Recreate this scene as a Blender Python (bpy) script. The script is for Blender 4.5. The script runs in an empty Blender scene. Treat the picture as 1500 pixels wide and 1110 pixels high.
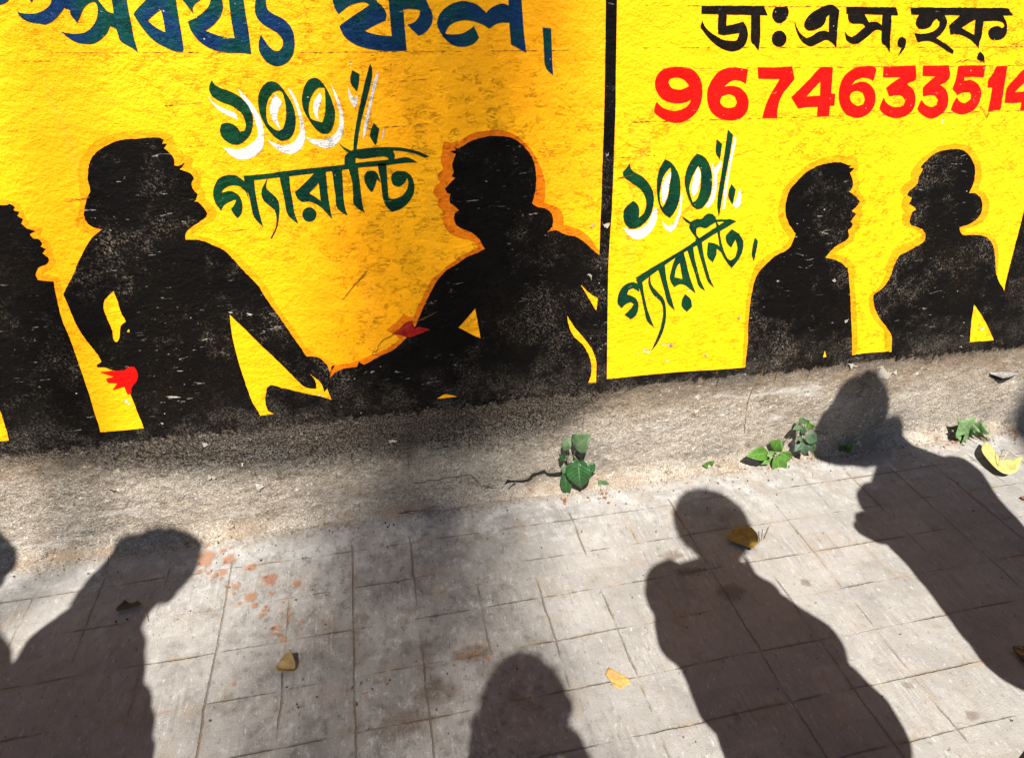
import bpy, bmesh, math, random
from mathutils import Vector, Matrix, noise, geometry

# ------------------------------------------------------------------ scene / camera / light
sc = bpy.context.scene
COL = sc.collection
R = math.radians
random.seed(7)

CAM_H = 1.35          # lens height
WALL_Y = 1.45         # distance of the wall plane
FPX, CX, CY = 940.0, 750.0, 555.0     # focal length and centre in photo pixels (1500 x 1110)
d1 = Vector((505 - CX, -40 - CY, FPX)).normalized()
d2 = Vector((5500 - CX, 75 - CY, FPX))
d2 = (d2 - d1 * d1.dot(d2)).normalized()
d3 = d1.cross(d2).normalized()

cam_d = bpy.data.cameras.new('camera')
cam = bpy.data.objects.new('camera', cam_d)
COL.objects.link(cam)
cam_d.sensor_fit = 'HORIZONTAL'
cam_d.sensor_width = 36
cam_d.lens = FPX / 1500 * 36
cam_d.clip_start = 0.02
cam_d.clip_end = 400
# image axes (right, down, forward) expressed in world (x right, y to the wall, z up)
ex = Vector((d2.x, d1.x, -d3.x)); ey = Vector((d2.y, d1.y, -d3.y)); ez = Vector((d2.z, d1.z, -d3.z))
m3 = Matrix((ex, -ey, -ez)).transposed()
cam.matrix_world = Matrix.Translation((0, 0, CAM_H)) @ m3.to_4x4()
sc.camera = cam

SUN_EL, SUN_AZ = 56.0, 16.0           # light travels towards +y, a little to +x
cot = 1 / math.tan(R(SUN_EL))
SX, SY = cot * math.sin(R(SUN_AZ)), cot * math.cos(R(SUN_AZ))
LDIR = Vector((SX, SY, -1)).normalized()
w = bpy.data.worlds.new('World'); sc.world = w; w.use_nodes = True
wn = w.node_tree.nodes; wn.clear()
sky = wn.new('ShaderNodeTexSky'); sky.sky_type = 'NISHITA'; sky.sun_disc = False
sky.sun_elevation = R(SUN_EL); sky.sun_rotation = R(180 + SUN_AZ)
sky.air_density = 0.6; sky.dust_density = 0.4; sky.ozone_density = 0.0
bg = wn.new('ShaderNodeBackground'); bg.inputs['Strength'].default_value = 0.05
wo = wn.new('ShaderNodeOutputWorld')
w.node_tree.links.new(sky.outputs[0], bg.inputs[0]); w.node_tree.links.new(bg.outputs[0], wo.inputs[0])
sd = bpy.data.lights.new('sun', 'SUN'); sd.energy = 5.0; sd.angle = R(0.53); sd.color = (1.0, 0.95, 0.87)
sun = bpy.data.objects.new('sun', sd); COL.objects.link(sun)
sun.rotation_euler = LDIR.to_track_quat('-Z', 'Y').to_euler()
sun.location = (-2, -6, 9)
sc.view_settings.view_transform = 'Standard'; sc.view_settings.look = 'None'
sc.view_settings.gamma = 1; sc.view_settings.exposure = 1.52

# ------------------------------------------------------------------ helpers
def ray(px, py):
    v = Vector((px - CX, py - CY, FPX))
    return Vector((v.dot(d2), v.dot(d1), -v.dot(d3)))
def onwall(px, py, off=0.0):           # a mark on the wall plane (off = metres in front of it)
    r = ray(px, py); t = (WALL_Y - off) / r.y
    return Vector((r.x * t, WALL_Y - off, CAM_H + r.z * t))
def onground(px, py, z=0.0):
    r = ray(px, py); t = (z - CAM_H) / r.z
    return Vector((r.x * t, r.y * t, z))

def tag(o, label=None, cat=None, group=None, kind=None):
    if label: o['label'] = label
    if cat: o['category'] = cat
    if group: o['group'] = group
    if kind: o['kind'] = kind
    return o
def mesh_obj(name, verts, faces, mat=None, parent=None, smooth=False, uvs=None):
    me = bpy.data.meshes.new(name); me.from_pydata([tuple(v) for v in verts], [], faces); me.update()
    if uvs:
        l = me.uv_layers.new(name='UVMap')
        for lp in me.loops: l.data[lp.index].uv = uvs[lp.vertex_index]
    if smooth: me.polygons.foreach_set('use_smooth', [True] * len(me.polygons))
    if mat: me.materials.append(mat)
    o = bpy.data.objects.new(name, me); COL.objects.link(o)
    if parent: o.parent = parent
    return o
def empty(name, loc=(0, 0, 0)):
    o = bpy.data.objects.new(name, None); o.empty_display_size = 0.05; COL.objects.link(o); o.location = loc
    return o
def reparent(o, p):                     # keep world position (parents are only translated)
    o.parent = p
    o.matrix_parent_inverse = Matrix.Translation(p.location).inverted()

# ------------------------------------------------------------------ node helpers
class NT:
    def __init__(s, name):
        s.m = bpy.data.materials.new(name); s.m.use_nodes = True
        s.t = s.m.node_tree; s.t.nodes.clear()
        s.out = s.t.nodes.new('ShaderNodeOutputMaterial')
        g = s.t.nodes.new('ShaderNodeNewGeometry'); s.P = g.outputs['Position']
    def put(s, sock, v):
        if hasattr(v, 'is_linked'): s.t.links.new(v, sock)
        elif isinstance(v, (tuple, list)) and sock.type == 'RGBA' and len(v) == 3: sock.default_value = (*v, 1)
        else: sock.default_value = v
    def n(s, typ, ins=None, **props):
        nd = s.t.nodes.new('ShaderNode' + typ)
        for k, v in props.items(): setattr(nd, k, v)
        for k, v in (ins or {}).items(): s.put(nd.inputs[k], v)
        return nd
    def math(s, op, a, b=0.0, c=0.0, clamp=False):
        return s.n('Math', {0: a, 1: b, 2: c}, operation=op, use_clamp=clamp).outputs[0]
    def mapv(s, scale=(1, 1, 1), loc=(0, 0, 0), vec=None, rot=(0, 0, 0)):
        return s.n('Mapping', {'Vector': vec or s.P, 'Scale': scale, 'Location': loc, 'Rotation': rot}).outputs[0]
    def noise(s, scale, detail=3, rough=.55, vec=None, dist=0.0, col=False):
        nd = s.n('TexNoise', {'Vector': vec or s.P, 'Scale': scale, 'Detail': detail, 'Roughness': rough, 'Distortion': dist})
        return nd.outputs['Color' if col else 'Fac']
    def voro(s, scale, vec=None, feature='F1', out='Distance', rnd=1.0):
        nd = s.n('TexVoronoi', {'Vector': vec or s.P, 'Scale': scale, 'Randomness': rnd}, feature=feature)
        return nd.outputs[out]
    def ss(s, v, a, b, lo=0.0, hi=1.0):
        nd = s.n('MapRange', {'Value': v, 'From Min': a, 'From Max': b, 'To Min': lo, 'To Max': hi}, interpolation_type='SMOOTHSTEP')
        return nd.outputs[0]
    def mix(s, f, a, b, mode='MIX'):
        nd = s.n('Mix', None, data_type='RGBA', blend_type=mode)
        s.put(nd.inputs['Factor'], f); s.put(nd.inputs[6], a); s.put(nd.inputs[7], b)
        return nd.outputs[2]
    def ramp(s, f, stops):
        nd = s.n('ValToRGB', {0: f}); cr = nd.color_ramp
        while len(cr.elements) < len(stops): cr.elements.new(0.5)
        for e, (p, c) in zip(cr.elements, stops): e.position = p; e.color = (*c, 1)
        return nd.outputs[0]
    def xyz(s, vec=None):
        nd = s.n('SeparateXYZ', {0: vec or s.P}); return nd.outputs
    def bump(s, h, strength=1.0, dist=0.003, normal=None):
        i = {'Height': h, 'Strength': strength, 'Distance': dist}
        if normal: i['Normal'] = normal
        return s.n('Bump', i).outputs[0]
    def done(s, col, rough=.6, normal=None, spec=.35, alpha=None, extra=None):
        i = {'Base Color': col, 'Roughness': rough, 'Specular IOR Level': spec}
        if normal: i['Normal'] = normal
        i.update(extra or {})
        b = s.n('BsdfPrincipled', i).outputs[0]
        if alpha is not None:
            tr = s.n('BsdfTransparent').outputs[0]
            b = s.n('MixShader', {0: alpha, 1: tr, 2: b}).outputs[0]
        s.t.links.new(b, s.out.inputs[0])
        return s.m

def plaster_height(N):
    """trowelled, cracked plaster relief shared by the wall and every coat of paint on it"""
    big = N.noise(9, 3, .5)
    wav = N.noise(26, 4, .6, vec=N.mapv((1, 1, 1.7)), dist=.6)
    fine = N.noise(130, 3, .6)
    grain = N.noise(420, 2, .6)
    # flaky, nearly horizontal ridges, stronger in some patches
    rid = N.noise(38, 6, .72, vec=N.mapv((.55, 1, 1.9), rot=(0, R(8), 0)), dist=.25)
    rid = N.math('ABSOLUTE', N.math('SUBTRACT', rid, .5))
    rid = N.math('MULTIPLY', N.ss(rid, 0.0, .016, 1, 0), N.ss(N.noise(33, 3, .6, vec=N.mapv(loc=(4, 4, 4))), .50, .60))
    patch = N.ss(N.noise(3.1, 3, .55), .40, .62)
    h = N.math('MULTIPLY', big, 1.3)
    h = N.math('ADD', h, N.math('MULTIPLY', wav, .7))
    h = N.math('ADD', h, N.math('MULTIPLY', fine, .42))
    h = N.math('ADD', h, N.math('MULTIPLY', grain, .13))
    h = N.math('SUBTRACT', h, N.math('MULTIPLY', N.math('MULTIPLY', rid, patch), .45))
    return h, rid, patch

def worn_edge(N):
    """1 = paint present; fades raggedly into bare render just above the plinth"""
    x, y, z = N.xyz()
    nz = N.noise(34, 5, .65); n2 = N.noise(160, 3, .6); dr = N.noise(60, 3, .6, vec=N.mapv((1, 1, .12)))
    e = N.math('ADD', z, N.math('MULTIPLY', N.math('SUBTRACT', nz, .5), .075))
    e = N.math('ADD', e, N.math('MULTIPLY', N.math('SUBTRACT', n2, .5), .03))
    e = N.math('ADD', e, N.math('MULTIPLY', N.math('SUBTRACT', dr, .5), .05))
    return N.ss(e, .338, .362)

# ------------------------------------------------------------------ materials
def m_yellow(name, g):
    N = NT(name); h, rid, patch = plaster_height(N)
    v = N.noise(3.5, 4, .6)
    c = N.mix(N.ss(v, .3, .7), (.86, g * .97, .003), (.82, g * 1.03, .004))
    st = N.noise(16, 4, .6, vec=N.mapv((1, 1, .10)))
    c = N.mix(N.math('MULTIPLY', N.ss(st, .52, .72), N.ss(N.noise(2.2, 2), .45, .65, 0, .30)), c, (.68, g * .8, .02))
    c = N.mix(N.math('MULTIPLY', N.ss(N.noise(4.0, 5, .6), .54, .76), .30), c, (.76, g * .80, .004))
    c = N.mix(N.math('MULTIPLY', N.ss(N.noise(14, 4, .6), .55, .75), .25), c, (.86, g * .88, .003))
    # slightly browner creases, tiny specks
    c = N.mix(N.math('MULTIPLY', N.math('MULTIPLY', rid, patch), .08), c, (.36, .14, .004))
    sp = N.ss(N.voro(30), .06, .03); spm = N.ss(N.noise(7, 2), .55, .62)
    c = N.mix(N.math('MULTIPLY', N.math('MULTIPLY', sp, spm), .75), c, (.16, .07, .01))
    # bare plaster chips, mostly low down
    x, y, z = N.xyz()
    low = N.ss(z, .75, .40); chip = N.ss(N.math('ADD', N.noise(19, 4, .6), N.math('MULTIPLY', low, .09)), .745, .765)
    c = N.mix(chip, c, (.45, .40, .30))
    h = N.math('SUBTRACT', h, N.math('MULTIPLY', chip, .35))
    return N.done(c, .55, N.bump(h, .9, .0056), .10)

def m_black(name, grey):
    N = NT(name); h, rid, patch = plaster_height(N)
    c = (.0032, .0027, .0024)
    cl = N.noise(6.5, 5, .72); cl = N.ss(cl, .47, .70)
    fx = N.noise(260, 4, .7); fx = N.ss(fx, .49, .70)
    c = N.mix(N.math('MULTIPLY', N.math('MULTIPLY', cl, fx), grey), c, (.22, .18, .14))
    brown = N.ss(N.noise(5, 3), .52, .75)
    c = N.mix(N.math('MULTIPLY', N.math('MULTIPLY', brown, fx), .25), c, (.10, .06, .015))
    # pale scratches along the plaster creases and stray flecks
    sc1 = N.noise(75, 4, .7, vec=N.mapv((.35, 1, 1.6), rot=(0, R(-10), 0)), dist=.8)
    sc1 = N.ss(sc1, .645, .70)
    scm = N.ss(N.noise(6, 3), .42, .66)
    c = N.mix(N.math('MULTIPLY', N.math('MULTIPLY', sc1, scm), min(.9, grey * 1.2)), c, (.42, .38, .33))
    fl = N.ss(N.voro(38), .09, .05); fm = N.ss(N.noise(11, 2), .56, .62)
    c = N.mix(N.math('MULTIPLY', N.math('MULTIPLY', fl, fm), .8), c, (.40, .36, .32))
    # wear grows towards the plinth
    x, y, z = N.xyz()
    wr = N.math('MULTIPLY', N.ss(z, .50, .36), N.ss(N.noise(190, 4, .75), .42, .70))
    c = N.mix(N.math('MULTIPLY', wr, N.ss(N.noise(15, 4, .65), .42, .66, .05, .6)), c, (.16, .135, .11))
    return N.done(c, .6, N.bump(h, .9, .0056), .05, alpha=worn_edge(N))

def m_paint(name, col, col2=None, scratch=.5, rough=.45, feather=False, under=(.84, .335, .004)):
    N = NT(name); h, rid, patch = plaster_height(N)
    c = N.mix(N.ss(N.noise(11, 3, .5), .38, .62), col, col2 or tuple(k * .8 for k in col))
    br = N.noise(110, 3, .6, vec=N.mapv((1, 1, .25), rot=(0, R(25), 0)))
    c = N.mix(N.math('MULTIPLY', N.ss(br, .5, .7), .25), c, tuple(min(.9, k * 1.6 + .004) for k in col))
    s1 = N.ss(N.noise(95, 4, .7, vec=N.mapv((.5, 1, 1.4)), dist=.6), .66, .71)
    sm = N.ss(N.noise(8, 3), .45, .62)
    c = N.mix(N.math('MULTIPLY', N.math('MULTIPLY', s1, sm), scratch), c, (.55, .45, .30))
    s2 = N.ss(N.voro(60), .10, .06); c = N.mix(N.math('MULTIPLY', N.math('MULTIPLY', s2, N.ss(N.noise(13), .55, .6)), scratch), c, (.6, .55, .45))
    a = None
    if feather:
        b2 = N.noise(45, 4, .65, vec=N.mapv((.6, 1, 1.5)))
        a = N.ss(b2, .28, .52, .35, 1.0)
    return N.done(c, rough, N.bump(h, .9, .0056), .09, alpha=a)

def m_render():
    """bare sandy cement render of the plinth, with soot, some painted-in shade and black paint drips from above"""
    N = NT('bare_cement_render'); x, y, z = N.xyz()
    sand = N.voro(330, out='Color'); sv = N.n('SeparateColor', {0: sand}).outputs[0]
    c = N.ramp(sv, [(0, (.13, .105, .080)), (.15, (.235, .20, .158)), (.5, (.285, .248, .202)), (.85, (.345, .305, .255)), (1, (.46, .42, .37))])
    big = N.noise(4.5, 5, .65)
    c = N.mix(N.ss(big, .44, .72, 0, .55), c, (.15, .11, .075), 'MIX')
    c = N.mix(N.ss(N.noise(13, 5, .68), .53, .70, 0, .65), c, (.37, .335, .28))
    c = N.mix(N.math('MULTIPLY', N.ss(N.math('ADD', z, N.math('MULTIPLY', N.noise(9, 4, .6), .16)), .27, .40), .6), c, (.17, .115, .070))
    c = N.mix(N.ss(N.noise(48, 5, .72), .56, .68, 0, .55), c, (.105, .075, .05))
    c = N.mix(N.ss(N.noise(8, 5, .7, vec=N.mapv((.5, 1, 1.6), loc=(7, 1, 3))), .56, .70, 0, .6), c, (.42, .40, .37))
    c = N.mix(N.math('MULTIPLY', N.ss(N.noise(150, 4, .75), .56, .66), N.ss(N.noise(6, 4, .65, vec=N.mapv(loc=(2, 2, 8))), .40, .62)), c, (.055, .045, .036))
    c = N.mix(N.ss(N.noise(5.5, 6, .7, vec=N.mapv(loc=(9, 1, 5))), .52, .66, 0, .6), c, (.135, .125, .112))
    # white lime flecks
    wf = N.math('MAXIMUM', N.ss(N.noise(62, 4, .72), .62, .66), N.ss(N.noise(27, 6, .72, vec=N.mapv(loc=(4, 4, 9))), .64, .69))
    c = N.mix(N.math('MULTIPLY', wf, N.ss(N.noise(5.5, 3), .42, .56)), c, (.56, .53, .49))
    # rusty brown damp near the foot
    c = N.mix(N.math('MULTIPLY', N.ss(z, .07, .0), N.ss(N.noise(11, 4), .45, .62, 0, .5)), c, (.20, .135, .085))
    # black paint residue: ragged upper band; lower middle is part stain, part painted-in shade
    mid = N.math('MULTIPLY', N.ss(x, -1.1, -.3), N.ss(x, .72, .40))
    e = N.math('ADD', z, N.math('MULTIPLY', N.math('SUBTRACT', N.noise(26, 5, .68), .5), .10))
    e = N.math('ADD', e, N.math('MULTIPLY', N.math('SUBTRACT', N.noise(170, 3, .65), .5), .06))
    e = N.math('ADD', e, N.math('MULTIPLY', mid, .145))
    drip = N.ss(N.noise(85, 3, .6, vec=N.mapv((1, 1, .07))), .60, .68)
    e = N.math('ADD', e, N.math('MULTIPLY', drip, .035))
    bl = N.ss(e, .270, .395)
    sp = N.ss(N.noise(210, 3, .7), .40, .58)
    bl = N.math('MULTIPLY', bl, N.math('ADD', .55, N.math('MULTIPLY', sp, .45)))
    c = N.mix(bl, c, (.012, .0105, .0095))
    h = N.math('ADD', N.math('MULTIPLY', sv, .55), N.math('MULTIPLY', N.noise(60, 5, .65), 1.6))
    h = N.math('ADD', h, N.math('MULTIPLY', N.noise(300, 3, .6), .5))
    crk = N.noise(14, 6, .7, vec=N.mapv((.6, 1, 1.6)), dist=.4)
    crk = N.math('MULTIPLY', N.ss(N.math('ABSOLUTE', N.math('SUBTRACT', crk, .5)), .007, .001), N.ss(N.noise(9, 3, vec=N.mapv(loc=(6, 6, 6))), .54, .60))
    c = N.mix(N.math('MULTIPLY', crk, .8), c, (.03, .024, .02))
    h = N.math('SUBTRACT', h, N.math('MULTIPLY', crk, 1.2))
    return N.done(c, .9, N.bump(h, .95, .0055), .12)

def m_paving():
    N = NT('scored_cement_paving'); x, y, z = N.xyz()
    wx = N.math('ADD', x, N.math('MULTIPLY', N.math('SUBTRACT', N.noise(9, 4, .6), .5), .016))
    wy = N.math('ADD', y, N.math('MULTIPLY', N.math('SUBTRACT', N.noise(6, 3, vec=N.mapv(loc=(3, 7, 1))), .5), .011))
    def lines(v, off, pitch, width):
        u = N.math('DIVIDE', N.math('SUBTRACT', v, off), pitch)
        f = N.math('ABSOLUTE', N.math('SUBTRACT', N.math('FRACT', N.math('ADD', u, 100.5)), .5))
        d = N.math('MULTIPLY', f, pitch)
        cell = N.math('FLOOR', N.math('ADD', u, 100.5))
        return d, cell
    dr, row = lines(wy, 1.308, .1281, 0)
    dc, colm = lines(wx, .0225, .1575, 0)
    ragged = N.math('MULTIPLY', N.math('SUBTRACT', N.noise(130, 4, .75), .5), .0075)
    gr = N.ss(N.math('ADD', dr, ragged), .0030, .0002)
    gc = N.ss(N.math('ADD', dc, ragged), .0030, .0002)
    # every joint is worn away in places; some scored lines nearly vanish
    rr = N.n('TexWhiteNoise', {'W': row}, noise_dimensions='1D').outputs[0]
    rc = N.n('TexWhiteNoise', {'W': N.math('ADD', colm, .37)}, noise_dimensions='1D').outputs[0]
    wearr = N.ss(N.math('ADD', N.noise(8, 4, .7), N.math('MULTIPLY', rr, .14)), .46, .66, .08, 1)
    wearc = N.ss(N.math('ADD', N.noise(6.5, 3, .6, vec=N.mapv(loc=(5, 2, 9))), N.math('MULTIPLY', rc, .24)), .52, .74)
    inpave = N.ss(y, 1.345, 1.325)
    gr = N.math('MULTIPLY', N.math('MULTIPLY', gr, wearr), inpave)
    gc = N.math('MULTIPLY', N.math('MULTIPLY', gc, wearc), inpave)
    g = N.math('MAXIMUM', gr, gc)
    # body colour
    v = N.noise(3.2, 6, .62)
    c = N.ramp(v, [(.25, (.178, .171, .160)), (.45, (.210, .202, .190)), (.6, (.245, .236, .222)), (.8, (.28, .271, .256))])
    # each bay slightly different
    bay = N.n('TexWhiteNoise', {'Vector': N.n('CombineXYZ', {0: row, 1: colm}).outputs[0]}, noise_dimensions='2D').outputs[0]
    c = N.mix(N.ss(bay, 0, 1, 0, .38), c, (.140, .138, .132))
    # warm dusty stains and grey damp
    c = N.mix(N.ss(N.noise(7, 5, .65, vec=N.mapv(loc=(1, 4, 2))), .53, .72, 0, .55), c, (.22, .165, .105))
    c = N.mix(N.ss(N.noise(5, 5, .65, vec=N.mapv(loc=(8, 3, 2))), .54, .74, 0, .60), c, (.085, .080, .076))
    c = N.mix(N.ss(N.noise(2.4, 4, .6, vec=N.mapv(loc=(3, 8, 2))), .50, .68, 0, .5), c, (.29, .283, .27))
    # darker, dirtier left-middle where people spit and sweep
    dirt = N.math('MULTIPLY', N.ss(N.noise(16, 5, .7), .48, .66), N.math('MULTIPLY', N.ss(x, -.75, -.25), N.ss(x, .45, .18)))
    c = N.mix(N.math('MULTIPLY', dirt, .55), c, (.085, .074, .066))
    # fine broom marks (along y, slanting)
    br = N.noise(120, 3, .65, vec=N.mapv((1, .10, 1), rot=(0, 0, R(20))))
    bm = N.ss(N.noise(6, 3, vec=N.mapv(loc=(2, 2, 5))), .48, .64)
    c = N.mix(N.math('MULTIPLY', N.math('MULTIPLY', N.ss(br, .54, .66), bm), .45), c, (.33, .32, .31))
    c = N.mix(N.math('MULTIPLY', N.math('MULTIPLY', N.ss(br, .45, .34), bm), .35), c, (.10, .095, .09))
    # white lime scuffs near the wall
    near = N.ss(y, 1.02, 1.40)
    ws = N.math('MULTIPLY', N.ss(N.math('ADD', N.noise(17, 6, .72), N.math('MULTIPLY', near, .10)), .56, .72), N.ss(N.noise(120, 4, .7), .36, .56, .3, 1))
    c = N.mix(N.math('MULTIPLY', ws, N.math('ADD', .12, N.math('MULTIPLY', near, .6))), c, (.36, .355, .35))
    # sandy wash at the very foot of the wall
    foot = N.ss(N.math('ADD', y, N.math('MULTIPLY', N.math('SUBTRACT', N.noise(14, 4), .5), .07)), 1.37, 1.425)
    sv = N.n('SeparateColor', {0: N.voro(230, out='Color')}).outputs[0]
    sandc = N.ramp(sv, [(0, (.10, .075, .05)), (.5, (.20, .165, .125)), (1, (.34, .30, .25))])
    c = N.mix(N.math('MULTIPLY', foot, .85), c, sandc)
    mot = N.noise(42, 6, .74, vec=N.mapv((1, .75, 1), loc=(2, 6, 1)))
    zone = N.math('ADD', .35, N.math('MULTIPLY', N.math('MULTIPLY', N.ss(x, -.8, -.2), N.ss(x, .5, .15)), .65))
    c = N.mix(N.math('MULTIPLY', N.ss(mot, .53, .66), N.math('MULTIPLY', zone, .75)), c, (.34, .335, .33))
    c = N.mix(N.math('MULTIPLY', N.ss(mot, .47, .36), N.math('MULTIPLY', zone, .7)), c, (.085, .078, .074))
    fleck = N.noise(105, 5, .72, vec=N.mapv((1, .4, 1), loc=(5, 5, 2), rot=(0, 0, R(15))))
    c = N.mix(N.ss(fleck, .60, .66, 0, .6), c, (.40, .395, .385))
    c = N.mix(N.ss(fleck, .40, .34, 0, .65), c, (.085, .078, .070))
    # grit
    sp = N.ss(N.voro(75), .11, .06); c = N.mix(N.math('MULTIPLY', N.math('MULTIPLY', sp, N.ss(N.noise(9), .52, .6)), .8), c, (.035, .03, .026))
    sp2 = N.ss(N.voro(48, vec=N.mapv(loc=(3, 1, 4))), .09, .05); c = N.mix(N.math('MULTIPLY', N.math('MULTIPLY', sp2, N.ss(N.noise(8, vec=N.mapv(loc=(1, 9, 4))), .54, .6)), .7), c, (.45, .43, .40))
    c = N.mix(N.math('MULTIPLY', N.noise(330, 3, .7), .35), c, (.12, .108, .095))
    # joints filled with brown dust
    c = N.mix(N.math('MULTIPLY', g, .52), c, N.mix(N.ss(N.noise(4), .4, .6), (.125, .092, .060), (.085, .066, .048)))
    halo = N.math('MULTIPLY', N.math('MULTIPLY', N.ss(N.math('MINIMUM', dr, dc), .018, .0), N.ss(N.noise(10, 3), .48, .62)), .35)
    c = N.mix(N.math('MULTIPLY', halo, inpave), c, (.17, .125, .075))
    h = N.math('ADD', N.math('MULTIPLY', N.noise(18, 5, .6), 1.2), N.math('MULTIPLY', N.noise(240, 3, .65), .45))
    h = N.math('ADD', h, N.math('MULTIPLY', br, .25))
    h = N.math('SUBTRACT', h, N.math('MULTIPLY', g, 1.1))
    h = N.math('ADD', h, N.math('MULTIPLY', N.math('MULTIPLY', sv, foot), .6))
    return N.done(c, .78, N.bump(h, .9, .0042), .22)

def m_simple(name, col, rough=.6, var=.3, scale=30, spec=.3, bumpd=.001):
    N = NT(name); v = N.noise(scale, 4, .6)
    c = N.mix(N.ss(v, .3, .7), tuple(k * (1 - var) for k in col), tuple(min(.95, k * (1 + var)) for k in col))
    return N.done(c, rough, N.bump(v, .5, bumpd), spec)

def m_leaf(name, col, vein, rough=.38, veins=7.0, spots=None):
    N = NT(name)
    uv = N.n('UVMap').outputs[0]; u, v, _ = N.xyz(uv)          # u along (0-1), v across (-1..1)
    av = N.math('ABSOLUTE', v)
    mid = N.ss(av, .07, .02)
    q = N.math('FRACT', N.math('MULTIPLY', N.math('SUBTRACT', u, N.math('MULTIPLY', av, .22)), veins))
    side = N.math('MULTIPLY', N.ss(N.math('ABSOLUTE', N.math('SUBTRACT', q, .5)), .10, .03), .55)
    vn = N.math('MAXIMUM', mid, side)
    no = N.noise(60, 4, .6)
    c = N.mix(N.ss(no, .3, .7), tuple(k * .72 for k in col), tuple(k * 1.25 for k in col))
    c = N.mix(N.math('MULTIPLY', vn, .7), c, vein)
    if spots:
        c = N.mix(N.ss(N.noise(85, 4, .65), .56, .66), c, spots)
    h = N.math('ADD', N.math('MULTIPLY', vn, -.6), N.math('MULTIPLY', no, .4))
    b = N.n('BsdfPrincipled', {'Base Color': c, 'Roughness': rough, 'Specular IOR Level': .45, 'Normal': N.bump(h, .5, .0012)}).outputs[0]
    tl = N.n('BsdfTranslucent', {'Color': N.mix(.35, c, vein)}).outputs[0]
    mx = N.n('MixShader', {0: .22, 1: b, 2: tl}).outputs[0]
    N.t.links.new(mx, N.out.inputs[0])
    return N.m

def m_stain(name, col, amount=.8):
    N = NT(name); uv = N.n('UVMap').outputs[0]; u, v, _ = N.xyz(uv)
    n1 = N.noise(55, 4, .65); n2 = N.noise(260, 3, .7)
    r = N.math('ADD', u, N.math('MULTIPLY', N.math('SUBTRACT', n1, .5), .8))
    a = N.math('MULTIPLY', N.ss(r, 1.0, .45), N.ss(n2, .25, .60, .45 * amount, amount))
    c = N.mix(n2, tuple(k * .7 for k in col), tuple(k * 1.3 for k in col))
    return N.done(c, .7, None, .3, alpha=a)

MAT = {}
MAT['yellow'] = m_yellow('yellow_enamel', .352)
MAT['lemon'] = m_yellow('lemon_yellow_enamel', .395)
MAT['black'] = m_black('black_enamel', .6)
MAT['black_worn'] = m_black('worn_black_enamel', 1.0)
MAT['halo'] = m_paint('orange_outline_paint', (.62, .135, .003), (.68, .165, .004), .15, feather=True)
MAT['halo_pale'] = m_paint('amber_outline_paint', (.77, .25, .003), (.80, .275, .003), .1, feather=True)
MAT['blue'] = m_paint('blue_green_enamel', (.003, .020, .070), (.002, .036, .030), .55)
MAT['green'] = m_paint('dark_green_enamel', (.003, .034, .012), (.002, .023, .014), .45)
MAT['white'] = m_paint('white_enamel', (.60, .57, .53), (.54, .51, .47), .2)
MAT['red'] = m_paint('red_enamel', (.60, .0035, .002), (.55, .005, .003), .55)
MAT['ink'] = m_paint('brown_black_enamel', (.007, .0042, .003), (.0045, .0035, .0027), .45)
MAT['chalk'] = m_paint('snapped_chalk_line', (.10, .055, .02), (.16, .08, .02), .0)
MAT['crack'] = m_simple('deep_crack', (.010, .008, .007), .95, .4)
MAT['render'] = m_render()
MAT['paving'] = m_paving()
MAT['flake'] = m_simple('loose_plaster_flake', (.17, .155, .14), .85, .3, 90)

# ------------------------------------------------------------------ traced outlines -> flat coats of paint
def smooth_outline(pts, per=5, corner=48):
    """closed Catmull-Rom through pts, keeping sharp corners"""
    P = [Vector(p) for p in pts]; n = len(P); out = []
    sharp = []
    for i in range(n):
        a = P[i] - P[i - 1]; b = P[(i + 1) % n] - P[i]
        sharp.append(a.length > 1e-6 and b.length > 1e-6 and math.degrees(a.angle(b)) > corner)
    for i in range(n):
        p1, p2 = P[i], P[(i + 1) % n]
        p0 = P[i - 1] if not sharp[i] else p1 - (p2 - p1) * .6
        p3 = P[(i + 2) % n] if not sharp[(i + 1) % n] else p2 + (p2 - p1) * .6
        k = per if (p2 - p1).length > 2 else 2
        for j in range(k):
            t = j / k; t2 = t * t; t3 = t2 * t
            out.append(.5 * ((2 * p1) + (p2 - p0) * t + (2 * p0 - 5 * p1 + 4 * p2 - p3) * t2 + (3 * p1 - p0 - 3 * p2 + p3) * t3))
    return out
def rg(x, y, s, pts):
    return [(x + a / s, y + b / s) for a, b in pts]
LAY = [0]
def coat(name, shapes, mat, parent, off, label=None, jit=.35):
    """shapes: list of (outline, [holes]) in photo pixels; each a thin coat lying off metres proud of the wall"""
    V, F = [], []
    for k, sh in enumerate(shapes):
        outer, holes = sh if isinstance(sh, tuple) else (sh, [])
        loops = []
        for lp in [outer] + list(holes):
            s = smooth_outline([Vector((a, b, 0)) for a, b in lp])
            q = []
            for p in s:
                nn = noise.noise_vector(Vector((p.x * .45, p.y * .45, 3.3)))
                q.append(Vector((p.x + nn.x * jit, p.y + nn.y * jit, 0)))
            loops.append(q)
        tris = geometry.tessellate_polygon(loops)
        flat = [p for lp in loops for p in lp]
        b = len(V); o = off + .00003 * (k % 12)
        V += [onwall(p.x, p.y, o) for p in flat]
        for t in tris:
            a, bb, c = (V[b + i] for i in t)
            nrm = (bb - a).cross(c - a)
            F.append([b + i for i in (t if nrm.y < 0 else t[::-1])])
    o = mesh_obj(name, V, F, mat, parent)
    if label: o['label'] = label
    return o
def circ(x, y, rx, ry=None, n=14):
    return [(x + rx * math.cos(2 * math.pi * i / n), y + (ry or rx) * math.sin(2 * math.pi * i / n)) for i in range(n)]
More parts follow.
